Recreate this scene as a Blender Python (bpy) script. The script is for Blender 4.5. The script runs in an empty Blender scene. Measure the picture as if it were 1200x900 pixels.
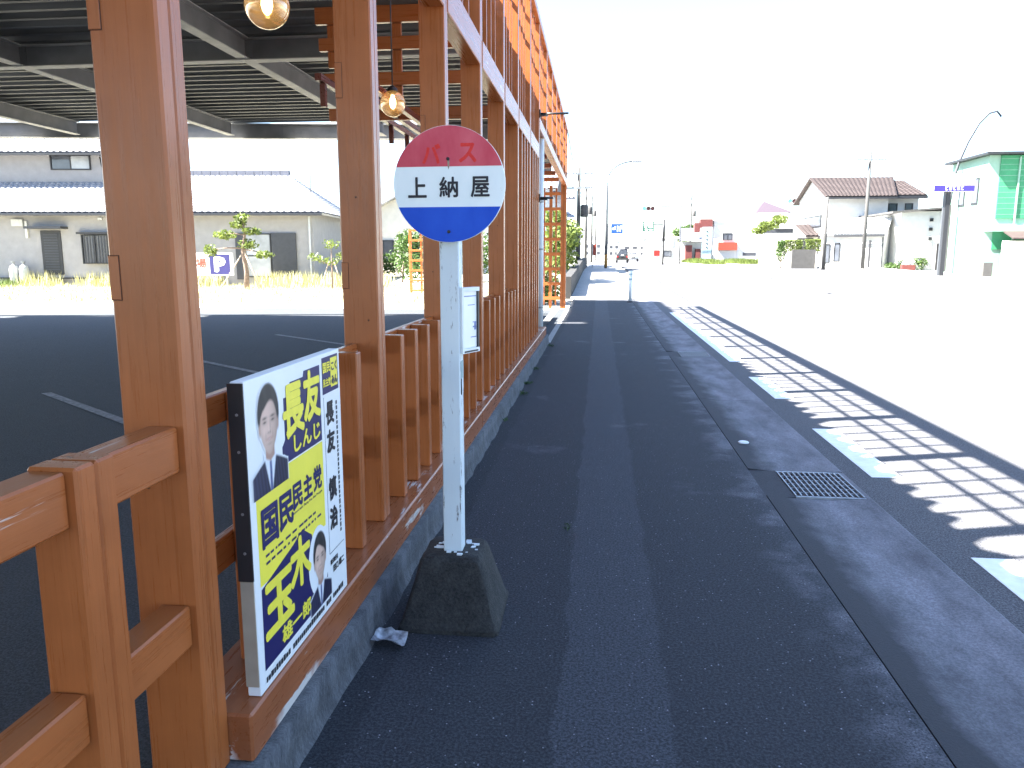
import bpy, bmesh, math, random
from mathutils import Matrix, Vector
random.seed(7)
rad = math.radians
sc = bpy.context.scene
COL = sc.collection

# ------------------------------------------------------------------ camera
F, VX, VY, CAMH = 900.0, 703.0, 300.0, 1.5
pit = math.atan((450 - VY) / F)
yaw = math.atan((VX - 600) / F * math.cos(pit))
hd = Vector((-math.sin(yaw), math.cos(yaw), 0)); rt = Vector((math.cos(yaw), math.sin(yaw), 0))
fw = hd * math.cos(pit) + Vector((0, 0, -math.sin(pit))); up = hd * math.sin(pit) + Vector((0, 0, math.cos(pit)))
cam = bpy.data.cameras.new('camera'); cam.sensor_width = 36; cam.lens = F / 1200 * 36
cam.clip_start = 0.05; cam.clip_end = 3000
co = bpy.data.objects.new('camera', cam); COL.objects.link(co)
co.matrix_world = Matrix(((rt.x, up.x, -fw.x, 0), (rt.y, up.y, -fw.y, 0), (rt.z, up.z, -fw.z, CAMH), (0, 0, 0, 1)))
sc.camera = co

# ------------------------------------------------------------------ light
SUN = Vector((0.795, 0.25, -1.0)).normalized()
wd = bpy.data.worlds.new('World'); sc.world = wd; wd.use_nodes = True
wn = wd.node_tree; bgn = wn.nodes['Background']
sky = wn.nodes.new('ShaderNodeTexSky'); sky.sky_type = 'NISHITA'; sky.sun_disc = False
sky.sun_elevation = math.asin(-SUN.z); sky.sun_rotation = math.atan2(-SUN.x, -SUN.y)
sky.altitude = 10; sky.air_density = 1.0; sky.dust_density = 1.2; sky.ozone_density = 3.2
wn.links.new(sky.outputs[0], bgn.inputs[0]); bgn.inputs[1].default_value = 0.052
sl = bpy.data.lights.new('sun', 'SUN'); sl.energy = 4.4; sl.angle = rad(0.5); sl.color = (1, 0.96, 0.89)
so = bpy.data.objects.new('sun', sl); COL.objects.link(so)
so.rotation_euler = SUN.to_track_quat('-Z', 'Y').to_euler(); so.location = (-20, -10, 30)
sc.view_settings.view_transform = 'Standard'; sc.view_settings.look = 'None'
sc.view_settings.gamma = 1; sc.view_settings.exposure = 3.6
sc.cycles.max_bounces = 8; sc.cycles.diffuse_bounces = 4

# ------------------------------------------------------------------ materials
def nt(m):
    m.use_nodes = True
    return m.node_tree, m.node_tree.nodes['Principled BSDF']
def coords(t, stretch=(1, 1, 1), rnd=True, world=False):
    L = t.links.new
    if world:
        g = t.nodes.new('ShaderNodeNewGeometry'); src = g.outputs['Position']
    else:
        g = t.nodes.new('ShaderNodeTexCoord'); src = g.outputs['Object']
    if rnd and not world:
        oi = t.nodes.new('ShaderNodeObjectInfo')
        mu = t.nodes.new('ShaderNodeMath'); mu.operation = 'MULTIPLY'; mu.inputs[1].default_value = 37.0
        L(oi.outputs['Random'], mu.inputs[0])
        ad = t.nodes.new('ShaderNodeVectorMath'); ad.operation = 'ADD'
        L(src, ad.inputs[0]); L(mu.outputs[0], ad.inputs[1]); src = ad.outputs[0]
    mp = t.nodes.new('ShaderNodeVectorMath'); mp.operation = 'MULTIPLY'; mp.inputs[1].default_value = stretch
    L(src, mp.inputs[0])
    return mp.outputs[0]
def noise(t, vec, scale, detail=4, rough=.55):
    n = t.nodes.new('ShaderNodeTexNoise'); n.inputs['Scale'].default_value = scale
    n.inputs['Detail'].default_value = detail; n.inputs['Roughness'].default_value = rough
    t.links.new(vec, n.inputs['Vector']); return n.outputs['Fac']
def ramp(t, fac, a, b, ca=(0, 0, 0, 1), cb=(1, 1, 1, 1)):
    r = t.nodes.new('ShaderNodeValToRGB'); r.color_ramp.elements[0].position = a; r.color_ramp.elements[1].position = b
    r.color_ramp.elements[0].color = ca; r.color_ramp.elements[1].color = cb
    t.links.new(fac, r.inputs[0]); return r.outputs[0]
def mix(t, fac, a, b, mode='MIX'):
    m = t.nodes.new('ShaderNodeMix'); m.data_type = 'RGBA'; m.blend_type = mode
    for sock, v in ((m.inputs['Factor'], fac), (m.inputs['A'], a), (m.inputs['B'], b)):
        if hasattr(v, 'is_linked'): t.links.new(v, sock)
        elif isinstance(v, (int, float)): sock.default_value = v
        else: sock.default_value = (*v[:3], 1)
    return m.outputs['Result']
def bump(t, b, h, strength=.3, dist=.01):
    n = t.nodes.new('ShaderNodeBump'); n.inputs['Strength'].default_value = strength; n.inputs['Distance'].default_value = dist
    t.links.new(h, n.inputs['Height']); t.links.new(n.outputs[0], b.inputs['Normal'])
def mat(name, c, rough=.6, vary=.18, scale=6, metal=0, spec=.5, stretch=(1, 1, 1), bmp=0, bscale=60, world=False):
    m = bpy.data.materials.new(name); t, b = nt(m)
    b.inputs['Roughness'].default_value = rough; b.inputs['Metallic'].default_value = metal
    b.inputs['Specular IOR Level'].default_value = spec
    v = coords(t, stretch, world=world)
    f = noise(t, v, scale)
    lo = tuple(x * (1 - vary) for x in c); hi = tuple(min(1, x * (1 + vary)) for x in c)
    t.links.new(ramp(t, f, .3, .7, (*lo, 1), (*hi, 1)), b.inputs['Base Color'])
    if bmp: bump(t, b, noise(t, v, bscale), bmp, .01)
    return m
def paint_wood(name, c, stretch, worn=0.0, pale=(.62, .55, .5)):
    m = bpy.data.materials.new(name); t, b = nt(m)
    v = coords(t, (1, 1, 1)); g = coords(t, stretch)
    base = ramp(t, noise(t, v, 5), .3, .7, (c[0] * .82, c[1] * .8, c[2] * .8, 1), (c[0] * 1.12, c[1] * 1.12, c[2] * 1.15, 1))
    fine = noise(t, g, 60, 6, .7)
    col = mix(t, .35, base, ramp(t, fine, .3, .75, (c[0] * .6, c[1] * .55, c[2] * .5, 1), (c[0] * 1.2, c[1] * 1.25, c[2] * 1.35, 1)))
    crack = ramp(t, noise(t, g, 22, 2, .5), .735, .75)
    col = mix(t, crack, col, (c[0] * .25, c[1] * .2, c[2] * .2))
    chip = ramp(t, noise(t, g, 9, 6, .75), .70 - .13 * worn, .72 - .13 * worn)
    ch2 = t.nodes.new('ShaderNodeMath'); ch2.operation = 'MULTIPLY'
    sepn = ramp(t, noise(t, v, 3.2, 3), .5, .56); t.links.new(chip, ch2.inputs[0]); t.links.new(sepn, ch2.inputs[1])
    col = mix(t, ch2.outputs[0], col, pale)
    t.links.new(col, b.inputs['Base Color'])
    t.links.new(ramp(t, fine, .2, .8, (.20,) * 3 + (1,), (.40,) * 3 + (1,)), b.inputs['Roughness'])
    b.inputs['Specular IOR Level'].default_value = .4
    bump(t, b, fine, .18, .004)
    return m
ORG = (.38, .112, .030)
M = {}
M['wood_z'] = paint_wood('painted_wood_upright', ORG, (1, 1, .035), .35)
M['wood_y'] = paint_wood('painted_wood_rail', ORG, (1, .035, 1), .7)
M['wood_x'] = paint_wood('painted_wood_cross', ORG, (.035, 1, 1), .0)
M['wood_worn'] = paint_wood('painted_wood_worn', (.32, .10, .036), (1, .09, 1), 1.0)
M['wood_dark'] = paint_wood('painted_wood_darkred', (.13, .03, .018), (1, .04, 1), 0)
M['gap'] = mat('dark_gap', (.085, .03, .014), .9)
def asphalt(name, base, spk, strips=False, speck=.5):
    m = bpy.data.materials.new(name); t, b = nt(m)
    v = coords(t, world=True)
    big = noise(t, v, .9, 5, .6); med = noise(t, v, 9, 5, .65); fine = noise(t, v, 95, 3, .85)
    c = ramp(t, big, .3, .7, (base[0] * .78, base[1] * .78, base[2] * .78, 1), (base[0] * 1.25, base[1] * 1.25, base[2] * 1.25, 1))
    if strips:
        sx = t.nodes.new('ShaderNodeSeparateXYZ'); t.links.new(v, sx.inputs[0])
        wob = t.nodes.new('ShaderNodeMath'); wob.operation = 'MULTIPLY_ADD'; wob.inputs[1].default_value = .10; wob.inputs[2].default_value = -.05
        t.links.new(noise(t, v, 3, 4), wob.inputs[0])
        xx = t.nodes.new('ShaderNodeMath'); xx.operation = 'ADD'; t.links.new(sx.outputs[0], xx.inputs[0]); t.links.new(wob.outputs[0], xx.inputs[1])
        sh = t.nodes.new('ShaderNodeMath'); sh.operation = 'MULTIPLY_ADD'; sh.inputs[1].default_value = .4; sh.inputs[2].default_value = .5
        t.links.new(xx.outputs[0], sh.inputs[0])
        r = t.nodes.new('ShaderNodeValToRGB'); cr = r.color_ramp; cr.interpolation = 'LINEAR'
        # positions = X*0.4+0.5 ; patches of newer and older surfacing running along the pavement
        pts = [(.10, .75), (.20, .72), (.208, .98), (.452, .86), (.457, 1.36), (.60, 1.32), (.608, .88), (.84, .85), (.885, 1.0), (.93, 1.38)]
        while len(cr.elements) < len(pts): cr.elements.new(.5)
        for e, (p, k) in zip(cr.elements, pts): e.position = p; e.color = (k / 1.4,) * 3 + (1,)
        t.links.new(sh.outputs[0], r.inputs[0])
        strip_col = r.outputs[0]
    c = mix(t, .55, c, ramp(t, med, .3, .75, (base[0] * .55, base[1] * .55, base[2] * .55, 1), (base[0] * 1.5, base[1] * 1.5, base[2] * 1.5, 1)))
    c = mix(t, .68, c, ramp(t, fine, .42, .60, (base[0] * .25, base[1] * .25, base[2] * .25, 1), (base[0] * 2.1, base[1] * 2.1, base[2] * 2.1, 1)))
    if strips:
        c = mix(t, 1.0, c, strip_col, 'MULTIPLY'); c = mix(t, 1.0, c, (1.35, 1.35, 1.35), 'MULTIPLY')
        wx = ramp(t, sx.outputs[0], .80, 1.06); wn_ = ramp(t, noise(t, v, 2.3, 5, .6), .50, .66); wg = ramp(t, noise(t, v, 120, 2, .7), .38, .6)
        w1 = t.nodes.new('ShaderNodeMath'); w1.operation = 'MULTIPLY'; L_ = t.links.new; L_(wx, w1.inputs[0]); L_(wn_, w1.inputs[1])
        w2 = t.nodes.new('ShaderNodeMath'); w2.operation = 'MULTIPLY'; L_(w1.outputs[0], w2.inputs[0]); L_(wg, w2.inputs[1])
        c = mix(t, w2.outputs[0], c, (.20, .20, .225))
        sc2 = ramp(t, noise(t, v, 1.15, 6, .62), .615, .70); w3 = t.nodes.new('ShaderNodeMath'); w3.operation = 'MULTIPLY'; L_(sc2, w3.inputs[0]); L_(wg, w3.inputs[1])
        w4 = t.nodes.new('ShaderNodeMath'); w4.operation = 'MULTIPLY'; w4.inputs[1].default_value = .7; L_(w3.outputs[0], w4.inputs[0])
        c = mix(t, w4.outputs[0], c, (.14, .14, .155))
    # pale stones in the mix
    vo = t.nodes.new('ShaderNodeTexVoronoi'); vo.inputs['Scale'].default_value = 75; t.links.new(v, vo.inputs['Vector'])
    near = ramp(t, vo.outputs['Distance'], .18, .26, (1, 1, 1, 1), (0, 0, 0, 1))
    sp = t.nodes.new('ShaderNodeSeparateColor'); t.links.new(vo.outputs['Color'], sp.inputs[0])
    pick = ramp(t, sp.outputs[0], .91, .99)
    mm = t.nodes.new('ShaderNodeMath'); mm.operation = 'MULTIPLY'; t.links.new(near, mm.inputs[0]); t.links.new(pick, mm.inputs[1])
    m2 = t.nodes.new('ShaderNodeMath'); m2.operation = 'MULTIPLY'; m2.inputs[1].default_value = speck; t.links.new(mm.outputs[0], m2.inputs[0])
    c = mix(t, m2.outputs[0], c, spk)
    t.links.new(c, b.inputs['Base Color']); b.inputs['Roughness'].default_value = .82; b.inputs['Specular IOR Level'].default_value = .35
    bump(t, b, fine, .5, .006)
    return m
M['walk'] = asphalt('pavement_asphalt', (.034, .036, .042), (.42, .42, .46), True, .75)
M['road'] = asphalt('road_asphalt', (.078, .078, .084), (.25, .25, .25), False, .3)
M['lot'] = asphalt('lot_asphalt', (.045, .05, .055), (.16, .16, .17), False, .2)
def concrete(name, base, dark, lo=.35, hi=.65, sc_=3.0, stretch=(1, 1, 1)):
    m = bpy.data.materials.new(name); t, b = nt(m); v = coords(t, stretch, world=True)
    f = noise(t, v, sc_, 6, .65); g = noise(t, v, 90, 4, .7)
    c = ramp(t, f, lo, hi, (*dark, 1), (*base, 1))
    c = mix(t, .45, c, ramp(t, g, .3, .7, tuple(x * .5 for x in dark) + (1,), tuple(x * 1.5 for x in base) + (1,)))
    t.links.new(c, b.inputs['Base Color']); b.inputs['Roughness'].default_value = .85
    bump(t, b, g, .5, .008); return m
M['gutter'] = concrete('gutter_concrete', (.16, .16, .175), (.07, .07, .078), .35, .62, 2.2, (1.6, .7, 1))
def gutter_mat():
    m = bpy.data.materials.new('gutter_stained_concrete'); t, b = nt(m); v = coords(t, world=True); L_ = t.links.new
    f = noise(t, coords(t, (1.6, .6, 1), world=True), 2.4, 6, .65); g = noise(t, v, 85, 4, .75)
    c = ramp(t, f, .34, .62, (.10, .10, .112, 1), (.24, .24, .265, 1))
    sx = t.nodes.new('ShaderNodeSeparateXYZ'); L_(v, sx.inputs[0])
    a = t.nodes.new('ShaderNodeMath'); a.operation = 'MULTIPLY_ADD'; a.inputs[1].default_value = .34; L_(noise(t, v, 3.0, 5, .65), a.inputs[0]); L_(sx.outputs[0], a.inputs[2])
    st_ = ramp(t, a.outputs[0], 1.36 / 2, 1.52 / 2)
    h = t.nodes.new('ShaderNodeMath'); h.operation = 'MULTIPLY'; h.inputs[1].default_value = .5; L_(a.outputs[0], h.inputs[0]); L_(h.outputs[0], st_.node.inputs[0])
    c = mix(t, st_, (.036, .036, .041), c)
    e = t.nodes.new('ShaderNodeMath'); e.operation = 'MULTIPLY'; e.inputs[1].default_value = .5; L_(sx.outputs[0], e.inputs[0])
    c = mix(t, ramp(t, g, .42, .60), mix(t, .45, c, (.03, .03, .034)), c)
    L_(c, b.inputs['Base Color']); b.inputs['Roughness'].default_value = .85; bump(t, b, g, .5, .008); return m
M['gutter'] = gutter_mat()
M['gutter_dark'] = concrete('gutter_channel_grime', (.045, .045, .05), (.026, .026, .029), .35, .65, 2.0)
M['plinth'] = concrete('plinth_concrete', (.12, .12, .128), (.025, .025, .028), .40, .62, 7.0, (1, 1.6, .6))
M['base'] = concrete('mossy_concrete', (.050, .046, .042), (.004, .004, .0038), .45, .80, 16.0)
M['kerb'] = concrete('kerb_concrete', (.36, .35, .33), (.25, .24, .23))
M['white_line'] = mat('road_paint', (.80, .82, .82), .6, .08, 14, bmp=.2, bscale=120, world=True)
M['line_old'] = mat('faded_lot_paint', (.24, .24, .245), .8, .45, 25, world=True)
M['soil'] = mat('dry_ground', (.40, .37, .28), .9, .25, 2, bmp=.3, world=True)
M['land'] = mat('far_land', (.30, .29, .26), .95, .2, .3, world=True)
M['grass'] = mat('dry_grass', (.42, .40, .20), .8, .3, .8, world=True)
M['grass_green'] = mat('green_grass', (.12, .17, .04), .8, .35, 1.2, world=True)
M['white_paint'] = mat('white_painted_metal', (.70, .74, .76), .45, .06, 10)
def chipped(name, c, under, thr=.60):
    m = bpy.data.materials.new(name); t, b = nt(m); v = coords(t, (1, 1, .16))
    f = noise(t, v, 38, 7, .75); c0 = ramp(t, noise(t, v, 4), .3, .7, tuple(x * .86 for x in c) + (1,), (*c, 1))
    t.links.new(mix(t, ramp(t, f, thr, thr + .03), c0, under), b.inputs['Base Color']); b.inputs['Roughness'].default_value = .55
    bump(t, b, f, .3, .004); return m
M['pole'] = chipped('chipped_white_paint', (.66, .72, .74), (.16, .15, .15), .575)
def faded(name, c, c2, under=(.3, .2, .15)):
    m = bpy.data.materials.new(name); t, b = nt(m); v = coords(t, (1, 1, .5))
    c0 = ramp(t, noise(t, v, 7, 5, .6), .32, .68, (*c, 1), (*c2, 1))
    f = noise(t, v, 70, 5, .7)
    t.links.new(mix(t, ramp(t, f, .70, .73), c0, under), b.inputs['Base Color']); b.inputs['Roughness'].default_value = .5; b.inputs['Specular IOR Level'].default_value = .25
    return m
M['red_faded'] = faded('faded_red_enamel', (.56, .055, .085), (.70, .13, .16))
M['red_letter'] = faded('red_lettering', (.68, .035, .03), (.74, .05, .04))
M['disc_white'] = faded('white_enamel', (.80, .86, .84), (.88, .92, .89))
M['disc_blue'] = faded('blue_enamel', (.010, .07, .50), (.02, .10, .58), (.03, .08, .3))
M['ink'] = mat('black_ink', (.012, .012, .018), .5, .1)
M['navy'] = mat('navy_print', (.016, .014, .095), .4, .1)
M['yellow'] = mat('yellow_print', (.86, .74, .07), .4, .05)
M['paper'] = mat('poster_white', (.80, .80, .79), .4, .03)
M['skin'] = mat('printed_skin', (.66, .46, .37), .45, .06)
M['skin_shade'] = mat('printed_skin_shade', (.47, .30, .23), .45, .06)
M['hair'] = mat('printed_hair', (.03, .026, .025), .45, .2)
M['lip'] = mat('printed_lips', (.42, .16, .13), .45, .05)
M['tie'] = mat('printed_tie', (.16, .2, .4), .45, .2)
M['black_metal'] = mat('black_metal', (.018, .018, .02), .45, .2)
M['steel'] = mat('grey_steel_beam', (.19, .193, .197), .55, .18, 3, bmp=.1)
M['steel_flange'] = mat('pale_steel_flange', (.46, .46, .44), .55, .2, 3)
M['deck'] = mat('deck_sheet', (.16, .162, .155), .6, .3, 2.2, stretch=(.3, 2, 1))
M['zinc'] = mat('galvanised_steel', (.26, .27, .28), .4, .2, 12, metal=.6)
M['grate'] = mat('grate_steel', (.30, .31, .33), .45, .25, 18, metal=.5)
M['void'] = mat('drain_dark', (.012, .012, .014), .9)
M['wall_grey'] = mat('stucco_grey', (.27, .265, .27), .9, .08, 3, bmp=.25, bscale=80)
M['wall_white'] = mat('stucco_white', (.52, .52, .50), .9, .06, 3, bmp=.15)
M['wall_cream'] = mat('stucco_cream', (.60, .57, .50), .9, .07, 3)
M['ridge'] = mat('dark_ridge_tile', (.09, .095, .12), .6, .2, 6)
M['wall_green'] = mat('green_siding', (0.030, 0.210, 0.095), .7, .08, 3)
M['trim_mint'] = mat('mint_trim', (0.203, 0.343, 0.265), .6, .05)
M['tile_grey'] = mat('grey_roof_tile', (.26, .27, .30), .5, .18, 5)
M['tile_brown'] = mat('brown_roof_tile', (0.043, 0.031, 0.029), .75, .22, 5)
M['tile_purple'] = mat('purple_roof', (0.043, 0.030, 0.041), .7, .12)
M['tile_white'] = mat('white_metal_roof', (.66, .66, .66), .6, .06)
M['awning'] = mat('brown_awning', (0.047, 0.030, 0.028), .7, .2)
M['brick_red'] = mat('red_panel', (0.109, 0.023, 0.020), .7, .15)
M['red_sign'] = mat('orange_red_sign', (0.218, 0.031, 0.014), .6, .1)
M['frame_dark'] = mat('dark_window_frame', (.016, .017, .02), .5, .15)
M['frame_alu'] = mat('aluminium_frame', (.45, .46, .47), .4, .1, metal=.4)
M['shutter'] = mat('slate_shutter', (.035, .038, .046), .6, .15)
def glass(name, c, rough=.08):
    m = bpy.data.materials.new(name); t, b = nt(m); b.inputs['Roughness'].default_value = rough
    v = coords(t); t.links.new(ramp(t, noise(t, v, 1.5), .3, .7, tuple(x * .6 for x in c) + (1,), (*c, 1)), b.inputs['Base Color'])
    b.inputs['Specular IOR Level'].default_value = .6; return m
M['glass'] = glass('window_glass', (.09, .10, .12))
M['curtain'] = glass('curtained_glass', (.38, .40, .42), .25)
M['gas'] = mat('gas_cylinder_grey', (.42, .43, .42), .5, .1)
M['utility'] = mat('utility_pole_concrete', (.06, .058, .056), .85, .12, 4)
M['lamp_post'] = mat('pale_lamp_post', (.06, .065, .072), .5, .08)
M['yellow_tape'] = mat('amber_reflector_sleeve', (.30, .15, .03), .5, .2)
M['sign_blue'] = mat('road_sign_blue', (0.006, 0.047, 0.203), .45, .05)
M['sign_green'] = mat('road_sign_green', (0.005, 0.070, 0.043), .45, .05)
M['violet'] = mat('violet_sign', (0.027, 0.016, 0.187), .5, .08)
M['pale_cyan'] = mat('pale_cyan_sign', (0.281, 0.390, 0.406), .5, .05)
M['post_grey'] = mat('delineator_grey', (.16, .175, .20), .6, .05)
M['lens_off'] = mat('dark_red_lens', (.10, .02, .02), .3, .1)
M['bark'] = mat('bark', (.15, .11, .085), .9, .35, 14, bmp=.6, bscale=30)
M['stake'] = mat('wooden_stake', (.34, .27, .2), .8, .2)
M['rubber'] = mat('tyre_rubber', (.02, .02, .02), .8, .1)
M['car_black'] = mat('black_car_paint', (.014, .015, .018), .25, .05)
M['car_white'] = mat('white_car_paint', (.70, .70, .70), .25, .03)
M['tail'] = mat('tail_lamp_red', (.35, .015, .012), .25, .05)
M['wire'] = mat('black_cable', (.03, .03, .035), .6, .1)
def leafmat(name, a, b_):
    m = bpy.data.materials.new(name); t, b = nt(m); v = coords(t, world=True)
    c = ramp(t, noise(t, v, 5, 4, .7), .3, .7, (*a, 1), (*b_, 1)); t.links.new(c, b.inputs['Base Color'])
    b.inputs['Roughness'].default_value = .55
    tr = t.nodes.new('ShaderNodeBsdfTranslucent'); t.links.new(c, tr.inputs[0])
    mx = t.nodes.new('ShaderNodeMixShader'); mx.inputs[0].default_value = .35
    out = t.nodes['Material Output']; t.links.new(b.outputs[0], mx.inputs[1]); t.links.new(tr.outputs[0], mx.inputs[2]); t.links.new(mx.outputs[0], out.inputs[0])
    return m
M['leaf'] = leafmat('green_leaves', (.035, .075, .018), (.09, .15, .035))
M['leaf_dark'] = leafmat('dark_leaves', (.028, .055, .018), (.07, .12, .03))
M['leaf_yellow'] = leafmat('yellow_green_leaves', (.07, .11, .02), (.16, .20, .04))
m = bpy.data.materials.new('bulb_glow'); t, b = nt(m); b.inputs['Base Color'].default_value = (1, .8, .5, 1)
b.inputs['Emission Color'].default_value = (1, .66, .28, 1); b.inputs['Emission Strength'].default_value = 2.2; M['glow'] = m
m = bpy.data.materials.new('signal_green'); t, b = nt(m); b.inputs['Base Color'].default_value = (.05, .5, .4, 1)
b.inputs['Emission Color'].default_value = (.15, 1, .75, 1); b.inputs['Emission Strength'].default_value = .16; M['lens_green'] = m
m = bpy.data.materials.new('globe_glass'); t, b = nt(m)
tr = t.nodes.new('ShaderNodeBsdfTransparent'); tr.inputs[0].default_value = (.90, .84, .74, 1)
gl = t.nodes.new('ShaderNodeBsdfGlossy'); gl.inputs['Roughness'].default_value = .06; gl.inputs[0].default_value = (1, .9, .75, 1)
lw = t.nodes.new('ShaderNodeLayerWeight'); lw.inputs[0].default_value = .35
df = t.nodes.new('ShaderNodeBsdfTranslucent'); df.inputs[0].default_value = (.9, .66, .36, 1)
m1 = t.nodes.new('ShaderNodeMixShader'); m1.inputs[0].default_value = .16; m2 = t.nodes.new('ShaderNodeMixShader')
L = t.links.new; L(tr.outputs[0], m1.inputs[1]); L(df.outputs[0], m1.inputs[2]); L(lw.outputs['Facing'], m2.inputs[0])
L(m1.outputs[0], m2.inputs[1]); L(gl.outputs[0], m2.inputs[2]); L(m2.outputs[0], t.nodes['Material Output'].inputs[0]); M['globe'] = m

# ------------------------------------------------------------------ helpers
W = {}
FR = [Matrix.Identity(4)]
def frame(loc=(0, 0, 0), rz=0.0):
    FR[0] = Matrix.Translation(loc) @ Matrix.Rotation(rz, 4, 'Z')
def world():
    FR[0] = Matrix.Identity(4)
def put(o, parent, mtx):
    COL.objects.link(o)
    w = FR[0] @ mtx; W[o.name] = w
    if parent is not None:
        o.parent = parent; o.matrix_parent_inverse = W[parent.name].inverted()
    o.matrix_basis = w
    return o
def tag(o, label, cat, group=None):
    o['label'] = label; o['category'] = cat
    if group: o['group'] = group
    return o
def thing(name, label, cat, loc=(0, 0, 0), group=None):
    o = bpy.data.objects.new(name, None); o.empty_display_size = .1
    put(o, None, Matrix.Translation(loc)); return tag(o, label, cat, group)
def mk(name, me, mt, parent=None, mtx=None):
    if mt is not None and not me.materials: me.materials.append(M[mt])
    return put(bpy.data.objects.new(name, me), parent, mtx or Matrix.Identity(4))
def mesh(bm, smooth=False):
    me = bpy.data.meshes.new('mesh'); bmesh.ops.recalc_face_normals(bm, faces=bm.faces); bm.to_mesh(me); bm.free()
    if smooth:
        for p in me.polygons: p.use_smooth = True
    return me
def obj(name, bm, mt, parent=None, smooth=False, mtx=None):
    return mk(name, mesh(bm, smooth), mt, parent, mtx)
def structure(o):
    o['kind'] = 'structure'; return o
CACHE = {}
def box(name, x0, x1, y0, y1, z0, z1, mt, parent=None, bev=0.0):
    d = (round(abs(x1 - x0), 4), round(abs(y1 - y0), 4), round(abs(z1 - z0), 4), bev, mt)
    if d not in CACHE:
        bm = bmesh.new(); bmesh.ops.create_cube(bm, size=1)
        bmesh.ops.scale(bm, vec=d[:3], verts=bm.verts)
        if bev: bmesh.ops.bevel(bm, geom=bm.edges[:], offset=bev, segments=1, affect='EDGES')
        me = mesh(bm); me.materials.append(M[mt]); CACHE[d] = me
    return mk(name, CACHE[d], mt, parent, Matrix.Translation(((x0 + x1) / 2, (y0 + y1) / 2, (z0 + z1) / 2)))
def bbox(bm, x0, x1, y0, y1, z0, z1, mtx=None):
    r = bmesh.ops.create_cube(bm, size=1)
    mm = Matrix.Translation(((x0 + x1) / 2, (y0 + y1) / 2, (z0 + z1) / 2)) @ Matrix.Diagonal((abs(x1 - x0), abs(y1 - y0), abs(z1 - z0), 1))
    if mtx is not None: mm = mtx @ mm
    bmesh.ops.transform(bm, matrix=mm, verts=r['verts']); return r['verts']
def tube(bm, pts, rs, seg=8, cap=True):
    pts = [Vector(p) for p in pts]; rings = []
    if not hasattr(rs, '__len__'): rs = [rs] * len(pts)
    for i, p in enumerate(pts):
        d = (pts[min(i + 1, len(pts) - 1)] - pts[max(i - 1, 0)]).normalized()
        a = d.cross(Vector((0, 0, 1)));
        if a.length < .05: a = d.cross(Vector((1, 0, 0)))
        a.normalize(); b_ = d.cross(a)
        rings.append([bm.verts.new(p + (a * math.cos(k * math.tau / seg) + b_ * math.sin(k * math.tau / seg)) * rs[i]) for k in range(seg)])
    for A, B in zip(rings, rings[1:]):
        for k in range(seg): bm.faces.new((A[k], A[(k + 1) % seg], B[(k + 1) % seg], B[k]))
    if cap: bm.faces.new(rings[0][::-1]); bm.faces.new(rings[-1])
def tube_obj(name, pts, rs, mt, parent=None, seg=8):
    bm = bmesh.new(); tube(bm, pts, rs, seg); return obj(name, bm, mt, parent, True)
def lathe(bm, prof, seg=20, mtx=None):
    rings = [[bm.verts.new((r * math.cos(k * math.tau / seg), r * math.sin(k * math.tau / seg), z)) for k in range(seg)] for r, z in prof]
    for A, B in zip(rings, rings[1:]):
        for k in range(seg): bm.faces.new((A[k], A[(k + 1) % seg], B[(k + 1) % seg], B[k]))
    bm.faces.new(rings[0][::-1]); bm.faces.new(rings[-1])
    if mtx is not None: bmesh.ops.transform(bm, matrix=mtx, verts=[v for r in rings for v in r])
def prism(bm, poly, h0, h1, mtx=None):
    """poly (u,v) extruded along w from h0 to h1"""
    A = [bm.verts.new((x, y, h0)) for x, y in poly]; B = [bm.verts.new((x, y, h1)) for x, y in poly]
    n = len(poly)
    bm.faces.new(A[::-1]); bm.faces.new(B)
    for k in range(n): bm.faces.new((A[k], A[(k + 1) % n], B[(k + 1) % n], B[k]))
    if mtx is not None: bmesh.ops.transform(bm, matrix=mtx, verts=A + B)
def face_frame(o, u, v):
    """matrix mapping (u,v,w) to world at origin o"""
    u = Vector(u); v = Vector(v); w = u.cross(v)
    return Matrix(((u.x, v.x, w.x, o[0]), (u.y, v.y, w.y, o[1]), (u.z, v.z, w.z, o[2]), (0, 0, 0, 1)))
TM = {}
def text_mesh(body, bold=0.0):
    key = (body, bold)
    if key not in TM:
        cu = bpy.data.curves.new('txt', 'FONT'); cu.body = body; cu.size = 1; cu.resolution_u = 2
        cu.extrude = .004; cu.align_x = 'CENTER'; cu.align_y = 'CENTER'; cu.space_line = .98
        o = bpy.data.objects.new('txt', cu); COL.objects.link(o)
        dg = bpy.context.evaluated_depsgraph_get(); dg.update()
        me = bpy.data.meshes.new_from_object(o.evaluated_get(dg))
        bpy.data.objects.remove(o); bpy.data.curves.remove(cu); me.materials.clear()
        if bold:
            b0 = bmesh.new(); tmp = bmesh.new(); tmp.from_mesh(me)
            for k in range(9):
                a = k * math.tau / 8; rr = bold if k < 8 else 0
                q = tmp.copy(); bmesh.ops.translate(q, verts=q.verts, vec=(rr * math.cos(a), rr * math.sin(a), k * .0012))
                m_ = bpy.data.meshes.new('q'); q.to_mesh(m_); q.free(); b0.from_mesh(m_); bpy.data.meshes.remove(m_)
            b0.to_mesh(me); b0.free(); tmp.free()
        xs = [v.co.x for v in me.vertices]; ys = [v.co.y for v in me.vertices]
        cx, cy = (min(xs) + max(xs)) / 2, (min(ys) + max(ys)) / 2
        for v in me.vertices: v.co.x -= cx; v.co.y -= cy
        TM[key] = (me, max(xs) - min(xs), max(ys) - min(ys))
    return TM[key]
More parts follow.
